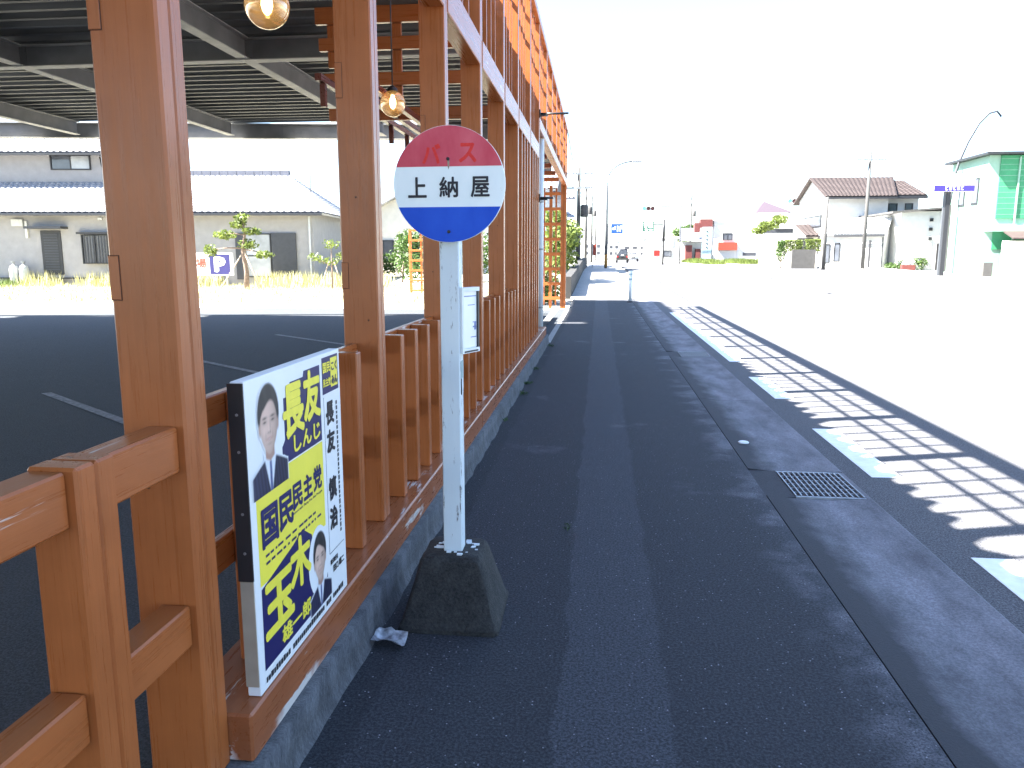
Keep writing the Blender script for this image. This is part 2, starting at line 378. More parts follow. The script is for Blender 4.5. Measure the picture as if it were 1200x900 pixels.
def text(body, fr, u, v, w, width, height, mt, parent, bold=.0, name='lettering'):
    me, tw, th = text_mesh(body, bold); me = me.copy()
    sx = width / tw if width else height / th; sy = height / th if height else width / tw
    return mk(name, me, mt, parent, fr @ Matrix.Translation((u, v, w)) @ Matrix.Diagonal((sx, sy, .05, 1)))
def sst(x): x = max(0, min(1, x)); return x * x * (3 - 2 * x)
def zr(y): return .65 * sst((y - 20) / 35)
def zl(y): return max(.2 * sst((y - 8) / 9), zr(y))
def sheet(name, x0, x1, ys, zf, mt, dz=0.0, xs=None):
    bm = bmesh.new(); xs = xs or [x0, x1]
    rows = [[bm.verts.new((x, y, zf(y) + dz)) for x in xs] for y in ys]
    for A, B in zip(rows, rows[1:]):
        for k in range(len(xs) - 1): bm.faces.new((A[k], A[k + 1], B[k + 1], B[k]))
    return structure(obj(name, bm, mt))
def rng(a, b_, st):
    n = max(1, int(round((b_ - a) / st))); return [a + (b_ - a) * k / n for k in range(n + 1)]

# ------------------------------------------------------------------ setting: ground, road, pavement
YS = rng(-12, 20, 4) + rng(20, 60, 2)[1:] + [100, 200, 500, 1500]
sheet('ground', -900, 900, YS, zr, 'land', -.09)
sheet('road', 1.745, 15.5, YS[:-1], zr, 'road', -.022)
sheet('sidewalk', -.868, 1.076, rng(-12, 20, 4) + [22, 24, 26.2], zr, 'walk', 0)
sheet('far_sidewalk', -.99, 1.08, [26.202] + rng(28, 60, 2) + [100, 200, 500], zr, 'kerb', 0)  # pavement past the shade edge; sunlit brightness put into a paler colour
structure(box('far_sidewalk_kerb', 15.5, 15.68, -12, 20, -.08, .10, 'kerb'))
def slabstrip(name, x0, x1, ys, z0, z1, mt):
    bm = bmesh.new(); rows = []
    for y in ys:
        z = zr(y); rows.append([bm.verts.new(p) for p in ((x0, y, z + z0), (x0, y, z + z1), (x1, y, z + z1), (x1, y, z + z0))])
    for A, B in zip(rows, rows[1:]):
        for k in range(3): bm.faces.new((A[k], A[k + 1], B[k + 1], B[k]))
    bm.faces.new(rows[0]); bm.faces.new(rows[-1][::-1])
    return structure(obj(name, bm, mt))
slabstrip('opposite_kerb', 15.5, 15.68, [20.01] + rng(20, 60, 2)[1:] + [120, 260], -.1, .10, 'kerb')
slabstrip('opposite_sidewalk', 15.68, 18.2, YS[:-1], -.1, .09, 'kerb')
sheet('parking_lot', -70, -1.145, rng(-12, 19, 1), zl, 'lot', -.02)
sheet('driveway_apron', -1.145, -.868, rng(13.0, 22.2, .8), lambda y: .2 * sst((y - 8) / 9) * .0, 'lot', -.004)
sheet('grass_field', -80, -2.4, rng(19, 60, 2), zl, 'soil', -.03)
# concrete strip between driveway and pavement
sc_strip = structure(box('driveway_edging', -.935, -.835, 13.4, 22.0, -.05, .006, 'kerb'))
# painted edge line : long dashes near, unbroken farther away
edge = structure(bpy.data.objects.new('road_markings', None)); put(edge, None, Matrix.Identity(4))
for a, b_ in ((-.6, .9), (2.4, 3.96), (5.42, 6.95), (8.43, 9.94), (11.4, 23.5)):
    box('edge_line', 1.91, 2.115, a, b_, -.0215, -.018, 'white_line', edge)
for k in range(14):
    y = 30 + k * 10
    box('centre_line', 8.5, 8.65, y, y + 5, zr(y + 2) - .02, zr(y + 2) - .012, 'white_line', edge)
# gutter of precast blocks
gut = structure(bpy.data.objects.new('gutter', None)); put(gut, None, Matrix.Identity(4))
def gutter_block(y0, y1):
    bm = bmesh.new()
    prof = [(1.088, -.12), (1.088, -.008), (1.135, -.012), (1.30, -.028), (1.50, -.030), (1.73, -.012), (1.742, -.018), (1.742, -.12)]
    A = [bm.verts.new((x, y0, z + zr(y0))) for x, z in prof]; B = [bm.verts.new((x, y1, z + zr(y1))) for x, z in prof]
    n = len(prof); fs = []
    for k in range(n):
        f = bm.faces.new((A[k], A[(k + 1) % n], B[(k + 1) % n], B[k]))
        if k in (1, 2): fs.append(f)
    bm.faces.new(A[::-1]); bm.faces.new(B)
    me = mesh(bm); me.materials.append(M['gutter'])
    return mk('gutter_block', me, None, gut)
for a, b_ in ((-3, 4.885), (5.515, 8.3), (8.306, 11.885), (12.515, 16.5), (16.506, 22), (22.006, 27)): gutter_block(a, b_)
def grate(y0, y1, label):
    g = thing('drain_grate', label, 'drain grate', (1.49, y0, -.03), 'grates in the roadside gutter')
    bm = bmesh.new(); bbox(bm, 1.0841, 1.7415, y0 - .012, y1 + .012, -.14, -.09); obj('drain_pit', bm, 'void', g)
    for nm, a, b_ in (('surround', 1.084, 1.27), ('surround', 1.715, 1.7414)):
        box(nm, a, b_, y0 - .01, y1 + .01, -.13, -.020, 'gutter_dark' if a < 1.1 else 'gutter', g)
    for a, b_ in ((y0, y0 + .02), (y1 - .02, y1)): box('grate_frame', 1.275, 1.71, a, b_, -.06, -.018, 'grate', g)
    for k in range(13): box('grate_bar', 1.277 + k * .0352, 1.285 + k * .0352, y0 + .021, y1 - .021, -.055, -.014, 'grate', g)
    for k in range(1, 6):
        yy = y0 + .02 + (y1 - y0 - .04) * k / 6; box('cross_bar', 1.286, 1.70, yy - .004, yy + .004, -.05, -.021, 'grate', g)
grate(4.9, 5.5, 'steel bar drain grate in gutter beside the second nearest white dash')
grate(11.9, 12.5, 'farther steel drain grate in gutter, near where the edge line becomes unbroken')
# parking bay lines in the lot
for (xa, ya, xb, yb) in ((-6.15, 7.85, -3.3, 5.75), (-5.95, 10.55, -3.5, 8.85), (-5.75, 13.2, -3.4, 11.65)):
    d = Vector((xb - xa, yb - ya)); n = Vector((-d.y, d.x)).normalized() * .05
    bm = bmesh.new(); N = 12; pr = None
    for k in range(N + 1):
        p = Vector((xa, ya)) + d * k / N
        v = [bm.verts.new((p.x + s * n.x, p.y + s * n.y, zl(p.y) - .0155)) for s in (-1, 1)]
        if pr: bm.faces.new((pr[0], pr[1], v[1], v[0]))
        pr = v
    structure(obj('parking_bay_line', bm, 'line_old'))

# ------------------------------------------------------------------ concrete plinth and timber screen
pl = thing('concrete_plinth', 'low rough concrete plinth wall under the orange timber screen', 'wall', (-.98, 6, 0))
bm = bmesh.new(); ys = rng(-4, 13.4, .12); prev = None
for y in ys:
    j = random.uniform(-.006, .006); k = random.uniform(0, .02)
    row = [bm.verts.new(p) for p in ((-1.14, y, -.1), (-1.14, y, .149), (-.875 + j * .3, y, .149), (-.872 + j, y, .06), (-.868 + k * .6 + j, y, .012), (-.858 + k, y, -.01))]
    if prev:
        for q in range(5): bm.faces.new((prev[q], prev[q + 1], row[q + 1], row[q]))
    prev = row
obj('wall_body', bm, 'plinth', pl, True)
ts = thing('timber_screen', 'long orange painted timber screen of posts, rails and lattice along the pavement', 'screen', (-1.03, 6, .15))
SX, IX = -.965, -1.125           # street and inner faces of the posts
PY = [-1.45, .1, 1.675, 3.30, 4.88, 6.32, 7.82, 9.17, 10.72, 12.27]
PYS = PY[:]
TOP = 4.96
# base beam in lengths
for a, b_ in ((1.786, 5.9), (5.903, 9.6), (9.603, 13.3)):
    box('base_beam', -1.13, -.902, a, b_, .150, .290, 'wood_worn', ts, .007)
def post(x0, x1, y0, z0, z1, dp=.11, name='post', mt='wood_z'):
    h = round(dp / 2 - .0012, 4)
    a = box(name, x0, x1, y0, y0 + h, z0, z1, mt, ts, .006)
    return a
for y in PY:
    zb = .15 if y < 2 else .2905
    p = post(IX, SX, y, zb, TOP)
    box('post_laminate', IX + .001, SX - .0015, y + .0562, y + .11, zb, TOP, 'wood_z', p, .006)
# mortise plugs on the near faces
def plug(y, z0, z1, xa, xb):
    w = box('mortise_plug', xa, xb, y - .0022, y + .004, z0, z1, 'wood_z', ts, .001)
    for q in ((xa - .0035, xa - .0005, z0, z1),): pass
    box('plug_joint', xb + .0002, xb + .0022, y - .0014, y + .004, z0 - .002, z1 + .002, 'gap', ts)
    box('plug_joint', xa, xb, y - .0014, y + .004, z1 + .0002, z1 + .002, 'gap', ts)
    box('plug_joint', xa, xb, y - .0014, y + .004, z0 - .002, z0 - .0002, 'gap', ts)
plug(1.675, 1.99, 2.16, IX + .001, IX + .030); plug(1.675, 1.40, 1.50, IX + .001, IX + .026)
plug(3.30, 1.36, 1.47, IX + .001, IX + .03); plug(3.30, 2.16, 2.3, IX + .001, IX + .03)
plug(4.88, 2.22, 2.36, IX + .001, IX + .03)
for (y, x, z) in ((1.675, -1.02, 2.32), (1.675, -1.07, .95), (3.30, -1.01, 1.22), (3.30, -1.05, 1.75), (4.88, -1.03, 1.9), (4.88, -1.06, 1.4), (6.32, -1.04, 2.1), (7.82, -1.03, 1.8)):
    bm = bmesh.new(); lathe(bm, [(.0045, -.004), (.0045, .0008), (.002, .0014)], 8, face_frame((x, y, z), (1, 0, 0), (0, 0, 1))); obj('bolt_head', bm, 'gap', ts)
# rails, pickets per bay
RA, RB = -1.062, -.985
def rail(y0, y1, z0, z1, mt='wood_y', nm='rail'): return box(nm, RA, RB, y0, y1, z0, z1, mt, ts, .005)
bays = [(PY[i] + .1105, PY[i + 1] - .0005) for i in range(len(PY) - 1)]
for i, (a, b_) in enumerate(bays):
    if i in (0, 1):                       # open railing with a stout short post in the middle
        c = a + (b_ - a) * .735 if i == 1 else (a + b_) / 2
        sp = post(-1.068, SX + .0, c, .15, 1.108, .12, 'short_post')
        box('post_laminate', -1.067, SX - .001, c + .0615, c + .12, .15, 1.107, 'wood_z', sp, .005)
        for (u, v) in ((a, c - .0005), (c + .1205, b_)):
            rail(u, v, .99, 1.102); rail(u, v, .545, .652)
    else:
        n = 4 if i in (2, 3) else 3
        box('rail', -1.094, -1.0635, a, b_, 1.03, 1.118, 'wood_y', ts, .004)
        for k in range(n):
            y = a + (b_ - a) * (k + 1) / (n + 1)
            hi = 1.115
            if i >= 7: hi = 2.985
            box('picket', -1.062, SX + .002, y - .03, y + .03, .2905, hi, 'wood_z', ts, .004)
    # mid stretcher between pickets
    if i >= 2: box('rail', -1.092, -1.0635, a, b_, .60, .70, 'wood_y', ts, .004)
    # header beam and lattice above
    box('header_beam', -1.088, SX + .004, a, b_, 2.99, 3.20, 'wood_y', ts, .006)
    for z in (3.52, 3.84, 4.34, 4.66):
        box('lattice_rail', -1.085, -1.045, a, b_, z - .016, z + .016, 'wood_y', ts, .003)
    for k in range(4):
        y = a + (b_ - a) * (k + 1) / 5
        box('lattice_bar', -1.043, -1.008, y - .014, y + .014, 3.2005, TOP, 'wood_z', ts, .003)
# span over the driveway and end pillar
EY = 22.3
for xx in (IX, SX - .1):
    box('end_pillar_post', xx, xx + .1, EY, EY + .12, 0, TOP, 'wood_z', ts, .005)
for xx in (-1.45, -1.8):
    box('end_pillar_post', xx, xx + .09, EY, EY + .12, 0, 3.46, 'wood_z', ts, .005)
for z in [.25 + .42 * k for k in range(8)]:
    box('pillar_rail', -1.80, IX - .001, EY - .05, EY - .002, z, z + .09, 'wood_x', ts, .004)
for xx in (-1.28, -1.62):
    box('pillar_bar', xx, xx + .05, EY + .03, EY + .08, .1, 3.4, 'wood_z', ts, .003)
for k, (a, b_) in enumerate(((12.395, 16.6), (16.603, EY - .001))):
    box('header_beam', -1.088, SX + .004, a, b_, 3.46, 3.62, 'wood_y', ts, .006)
    for z in (3.84, 4.34, 4.66): box('lattice_rail', -1.085, -1.045, a, b_, z - .02, z + .02, 'wood_y', ts, .003)
    n = int((b_ - a) / .3)
    for q in range(n):
        y = a + (b_ - a) * (q + .5) / n
        box('lattice_bar', -1.043, -1.008, y - .017, y + .017, 3.6205, TOP, 'wood_z', ts, .003)
for y in (13.9, 15.4, 16.9, 18.4, 19.9, 21.3): box('hanging_post', IX, SX, y, y + .12, 3.63, TOP, 'wood_z', ts, .005)
box('cap_beam', -1.11, -.955, -2, 9.6, TOP + .001, 5.06, 'wood_y', ts, .006)
box('cap_beam', -1.11, -.955, 9.603, EY + .15, TOP + .001, 5.06, 'wood_y', ts, .006)
# soffit boards of the driveway span
for k in range(6): box('soffit_rail', -1.6, -1.13, 13.2 + k * 1.6, 13.32 + k * 1.6, 3.48, 3.58, 'wood_x', ts, .004)
box('soffit_rail', -1.68, -1.61, 12.4, EY, 3.47, 3.59, 'wood_y', ts, .004)
# hanging lattice crossing inside, and dark red inner rails
LY = 8.4
for z in (2.94, 3.30, 3.66, 3.93): box('cross_lattice_rail', -3.06 + (3.93 - z) * .12, IX - .002, LY, LY + .06, z, z + (.17 if z > 3.9 else .13), 'wood_x', ts, .004)
for x in (-2.95, -2.62, -2.24, -1.86, -1.48): box('cross_lattice_bar', x, x + .1, LY + .0605, LY + .10, 2.95 if x > -2.5 else 3.5, 4.10, 'wood_z', ts, .004)
for x, z in ((-2.48, 3.00), (-2.22, 2.95), (-1.98, 2.90)):
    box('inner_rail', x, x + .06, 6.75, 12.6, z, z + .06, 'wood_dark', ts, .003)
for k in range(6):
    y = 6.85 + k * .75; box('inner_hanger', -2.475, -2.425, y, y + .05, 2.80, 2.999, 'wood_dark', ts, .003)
# boarded return at the corner by the driveway
for k in range(5):
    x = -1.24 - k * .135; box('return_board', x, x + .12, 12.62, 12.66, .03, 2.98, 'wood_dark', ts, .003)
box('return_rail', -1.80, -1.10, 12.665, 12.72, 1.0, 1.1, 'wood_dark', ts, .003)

# ------------------------------------------------------------------ steel canopy over the lot
cp = thing('steel_canopy', 'dark steel canopy with ribbed sheet roof on grey beams over the parking lot', 'canopy', (-8, 8, 0))
DX = -1.42; DZ = 4.28; XL = -17.5
def backY(x): return 16.55 + (x + 5.5) * .145
def deck_panel(y0, y1, xl, xr):
    bm = bmesh.new(); pit_ = .3; prof = []
    n = int(round((y1 - y0) / pit_))
    for k in range(n):
        y = y0 + k * pit_
        prof += [(y, 0), (y + .07, 0), (y + .16, .17), (y + .21, .17)]
    prof.append((y0 + n * pit_ + .04, 0))
    # flip so wide flats lie low
    A = [bm.verts.new((xl, y, DZ + z)) for y, z in prof]; B = [bm.verts.new((xr, y, DZ + z)) for y, z in prof]
    for k in range(len(prof) - 1): bm.faces.new((A[k], A[k + 1], B[k + 1], B[k]))
    o = obj('roof_panel', bm, 'deck', cp); return o
y = -9.0
while y < 24.6:
    x_l = XL
    if y > 14.3:
        x_l = max(XL, -5.5 + (y + .6 - 16.55) / .145)
    if y > 16.6: x_l = -4.3
    if x_l < DX: deck_panel(y, y + .6, x_l, DX)
    y += .6; DZ = 4.281 if DZ < 4.2805 else 4.28
def ibeam(name, p0, p1, z0, h, w=.16):
    p0 = Vector((*p0, 0)); p1 = Vector((*p1, 0)); d = p1 - p0; L_ = d.length; a = math.atan2(d.y, d.x)
    mm = Matrix.Translation((p0.x, p0.y, z0)) @ Matrix.Rotation(a, 4, 'Z')
    bm = bmesh.new(); bbox(bm, 0, L_, -.006, .006, .012, h - .012, mm); o = obj(name, bm, 'steel', cp)
    bm = bmesh.new(); bbox(bm, 0, L_, -w / 2, w / 2, 0, .012, mm); bbox(bm, 0, L_, -w / 2, w / 2, h - .0125, h - .0005, mm); obj('flange', bm, 'steel_flange', o)
for x in (-4.6, -7.75, -10.9, -14.05): ibeam('lengthwise_beam', (x, -8.8), (x, backY(x) - .2), 4.0, .265, .15)
for yb in (1.2, 5.6, 10.05):
    ibeam('cross_beam', (-17.3, yb), (-1.5, yb), 3.985, .275, .16)
ibeam('cross_beam', (-17.2, backY(-17.2)), (-2.2, backY(-2.2)), 3.96, .31, .18)
ibeam('cross_beam', (-4.2, 23.9), (-1.5, 23.9), 3.985, .275, .16)
for k in range(3):
    for yb in (5.6, 10.05): box('web_plate', -4.6 - 3.15 * k - .1, -4.6 - 3.15 * k + .1, yb - .03, yb - .018, 4.03, 4.24, 'steel', cp)
tube_obj('brace_rod', [(-6.05, 7.48, 4.02), (-4.84, 6.70, 4.2)], .008, 'steel_flange', cp, 6)
for (x, y) in ((-4.6, -2.5), (-10.9, -2.5), (-14.05, -2.5), (-14.05, 14.7)):
    ibm = bmesh.new(); bbox(ibm, x - .08, x + .08, y - .006, y + .006, -.02, 3.98)
    bbox(ibm, x - .09, x - .078, y - .08, y + .08, -.02, 3.98); bbox(ibm, x + .078, x + .09, y - .08, y + .08, -.02, 3.98)
    obj('column', ibm, 'steel', cp)

# ------------------------------------------------------------------ globe lamps
def globe_lamp(x, y, z, label):
    g = thing('globe_lamp', label, 'lamp', (x, y, z + .11), 'globe lamps under the canopy')
    mtx = Matrix.Translation((x, y, z)); R = .113
    prof = [(R * math.sin(a), -R * math.cos(a)) for a in [.06 + (math.pi - .45) * k / 16 for k in range(17)]]
    bm = bmesh.new(); rings = [[bm.verts.new((r * math.cos(q * math.tau / 28), r * math.sin(q * math.tau / 28), zz)) for q in range(28)] for r, zz in prof]
    for A, B in zip(rings, rings[1:]):
        for q in range(28): bm.faces.new((A[q], A[(q + 1) % 28], B[(q + 1) % 28], B[q]))
    bm.faces.new(rings[0][::-1]); obj('globe', bm, 'globe', g, True, mtx)
    bm = bmesh.new(); lathe(bm, [(.006, -.045), (.020, -.03), (.029, 0), (.026, .03), (.014, .06), (.013, .075)], 16, mtx); obj('bulb', bm, 'glow', g, True)
    bm = bmesh.new(); lathe(bm, [(.02, .072), (.045, .098), (.045, .125), (.018, .15)], 16, mtx); obj('lamp_holder', bm, 'black_metal', g, True)
    tube_obj('hanging_cord', [(x, y, z + .14), (x, y, 4.3)], .006, 'wire', g, 6)
globe_lamp(-1.705, 4.0, 2.755, 'larger, nearer lit globe lamp cut by the top edge')
globe_lamp(-1.86, 7.0, 2.84, 'smaller, farther lit globe lamp hanging between two orange posts')

# ------------------------------------------------------------------ bus stop sign
bs = thing('bus_stop_sign', 'round red, white and blue bus stop sign on white pole in mossy concrete foot', 'sign', (-.58, 3.02, 0))
bm = bmesh.new()
prof = [(.205, 0), (.203, .02), (.190, .05), (.126, .275), (.112, .292)]
rings = []
for hw, z in prof:
    pts = []
    for sx, sy in ((-1, -1), (1, -1), (1, 1), (-1, 1)):
        c_ = .018
        if sx * sy > 0: q = [(sx * hw, sy * (hw - c_)), (sx * (hw - c_), sy * hw)]
        else: q = [(sx * (hw - c_), sy * hw), (sx * hw, sy * (hw - c_))]
        pts += q
    rings.append([bm.verts.new((-.582 + px_ + random.uniform(-.003, .003), 3.03 + py_ + random.uniform(-.003, .003), z)) for px_, py_ in pts])
for A, B in zip(rings, rings[1:]):
    for k in range(8): bm.faces.new((A[k], A[(k + 1) % 8], B[(k + 1) % 8], B[k]))
bm.faces.new(rings[0][::-1]); bm.faces.new(rings[-1])
bmesh.ops.subdivide_edges(bm, edges=bm.edges[:], cuts=3, use_grid_fill=True)
for v in bm.verts:
    if v.co.z > .003: v.co += Vector((random.gauss(0, 1), random.gauss(0, 1), random.gauss(0, .7))) * .0028
bmesh.ops.smooth_vert(bm, verts=[v for v in bm.verts if v.co.z > .01], factor=.35, use_axis_x=True, use_axis_y=True, use_axis_z=True)
obj('concrete_foot', bm, 'base', bs, True)
bm = bmesh.new()
for k in range(26):
    a = random.uniform(0, math.tau); r = random.uniform(.045, .10); s_ = random.uniform(.004, .011)
    bbox(bm, -.582 + r * math.cos(a) - s_, -.582 + r * math.cos(a) + s_, 3.03 + .9 * r * math.sin(a) - s_ * .7, 3.03 + .9 * r * math.sin(a) + s_ * .7, .285, .292 + s_ * .5)
obj('paint_flakes', bm, 'white_paint', bs)['kind'] = 'stuff'
pole = box('pole', -.622, -.545, 2.985, 3.062, .288, 1.93, 'pole', bs, .004)
DC = Vector((-.575, 2.955, 1.768)); DR = .2165
fr = face_frame(DC, (1, 0, 0), (0, 0, 1))
fr = Matrix.Translation(DC) @ Matrix.Rotation(rad(-2), 4, 'Z') @ Matrix.Translation(-DC) @ fr
def circ_band(v0, v1, w0, w1, R, n=20):
    a0 = math.asin(max(-1, min(1, v0 / R))); a1 = math.asin(max(-1, min(1, v1 / R)))
    right = [(R * math.cos(a0 + (a1 - a0) * k / n), R * math.sin(a0 + (a1 - a0) * k / n)) for k in range(n + 1)]
    left = [(-x, y) for x, y in right[::-1]]
    pts = right + left; out = []
    for p in pts:
        if not out or (Vector(p) - Vector(out[-1])).length > 1e-5: out.append(p)
    if (Vector(out[0]) - Vector(out[-1])).length < 1e-5: out.pop()
    return out
bm = bmesh.new(); prism(bm, [(DR * math.cos(k * math.tau / 64), DR * math.sin(k * math.tau / 64)) for k in range(64)], -.012, .0, fr); disc = obj('disc', bm, 'disc_white', bs)
R2 = DR - .0012
for nm, v0, v1, mt_ in (('red_band', .0665, R2, 'red_faded'), ('blue_band', -R2, -.0835, 'disc_blue')):
    bm = bmesh.new(); prism(bm, circ_band(v0, v1, .0001, .0012, R2), .0002, .0012, fr); obj(nm, bm, mt_, disc)
text('バ', fr, -.066, .113, .0016, .072, .074, 'red_letter', disc, .03); text('ス', fr, .074, .115, .0016, .068, .072, 'red_letter', disc, .03)
for ch, u in (('上', -.123), ('納', -.0005), ('屋', .121)):
    text(ch, fr, u, -.010, .0014, .073, .077, 'ink', disc, .022)
for v in (.094, -.176):
    bm = bmesh.new(); lathe(bm, [(.0065, .001), (.0065, .004), (.004, .006)], 10, fr @ Matrix.Translation((-.002, v, 0))); obj('bolt', bm, 'black_metal', disc)
bm = bmesh.new(); prism(bm, [(-.0045, .088), (.0035, .09), (.003, .064), (0.0, .055), (-.003, .066)], .0012, .0016, fr); obj('rust_run', bm, 'stake', disc)
# timetable case on the pole's street side
tf = Matrix.Translation((-.541, 2.99, 1.115)) @ Matrix.Rotation(rad(66), 4, 'Z')   # local x runs along the case
tt = mk('timetable_case', (lambda b: (bbox(b, 0, .125, .002, .022, 0, .262, tf), mesh(b))[1])(bmesh.new()), 'white_paint', bs)
bm = bmesh.new(); bbox(bm, .012, .113, -.0005, .0012, .022, .245, tf); obj('timetable_sheet', bm, 'paper', tt)
for (a, b_, c, d) in ((0, .125, .246, .262), (0, .125, 0, .018), (0, .012, .0185, .2455)):
    bm = bmesh.new(); bbox(bm, a, b_, -.008, .0015, c, d, tf); obj('case_frame', bm, 'white_paint', tt)
bm = bmesh.new(); bbox(bm, .1135, .125, -.007, .0015, .0185, .2455, tf); obj('case_edge', bm, 'black_metal', tt)
bm = bmesh.new(); bbox(bm, .0125, .113, -.009, -.0085, .003, .010, tf); obj('case_edge', bm, 'frame_dark', tt)
bm = bmesh.new()
for (u, v, w_, h_) in ((.02, .225, .11, .004), (.05, .19, .05, .003), (.085, .10, .03, .006), (.095, .09, .03, .03), (.07, .06, .05, .004), (.085, .12, .035, .004), (.11, .06, .02, .05)):
    bbox(bm, u, min(u + w_, .110), -.0012, -.0006, v, v + h_, tf)
obj('timetable_print', bm, 'tie', tt)['kind'] = 'stuff'
box('number_plate', -.5445, -.5425, 2.995, 3.05, 1.015, 1.085, 'pale_cyan', bs)
tube_obj('plate_wire', [(-.5435, 3.0, 1.015), (-.5435, 3.0, .95)], .003, 'black_metal', bs, 6)

# ------------------------------------------------------------------ poster board standing on the base beam
PX, PY0, PY1, PZ0, PZ1 = -.912, 1.872, 2.612, .2915, 1.178
pb = thing('poster_board', 'white framed election poster board with two suited portraits, yellow centre and kanji', 'poster board', (-.93, 2.24, PZ0))
box('board', PX - .038, PX, PY0, PY1, PZ0, PZ1, 'paper', pb, .002)
box('edge_strip', PX - .043, PX - .001, PY0 - .006, PY0 - .0005, PZ0 + .34, PZ1 - .004, 'black_metal', pb)
box('edge_batten', PX - .040, PX - .003, PY0 - .004, PY0 - .0005, PZ0 + .03, PZ0 + .338, 'stake', pb)
for z in (.42, .53, .70, .80): 
    bm = bmesh.new(); lathe(bm, [(.004, 0), (.004, .002)], 8, face_frame((PX - .02, PY0 - .006, PZ0 + z), (1, 0, 0), (0, 0, 1))); obj('screw', bm, 'zinc', pb)
pw, phh = PY1 - PY0, PZ1 - PZ0
pf = face_frame((PX, PY0, PZ0), (0, 1, 0), (0, 0, 1))
def ply(nm, poly, layer, mt_, par=None):
    bm = bmesh.new(); prism(bm, [(u * pw, v * phh) for u, v in poly], .0003 + layer * .00025 - .0002, .0003 + layer * .00025, pf); return obj(nm, bm, mt_, par or pb)
def rect(u0, u1, v0, v1): return [(u0, v0), (u1, v0), (u1, v1), (u0, v1)]
def ell(u, v, a, b_, n=24, sq=1.0, r0=0, r1=math.tau): return [(u + a * math.cos(r0 + (r1 - r0) * k / n), v + b_ * math.sin(r0 + (r1 - r0) * k / n)) for k in range(n + (0 if r1 - r0 > 6.2 else 1))]
def ptext(body, u, v, w, h, mt_, layer=6, bold=.03): 
    return text(body, pf, u * pw, v * phh, .0003 + layer * .00025, w * pw, h * phh, mt_, pb, bold)
ply('yellow_panel', rect(.045, .735, .345, .675), 1, 'yellow')
ply('navy_panel', [(.30, .68), (.735, .68), (.735, .965), (.55, .965), (.54, .945), (.40, .945), (.40, .90), (.33, .90), (.33, .76), (.30, .74)], 1, 'navy')
ply('navy_panel', [(.045, .065), (.60, .065), (.735, .10), (.735, .24), (.60, .25), (.56, .36), (.46, .41), (.36, .385), (.05, .335)], 2, 'navy')
ply('white_roundel', ell(.635, .235, .125, .135), 3, 'paper')
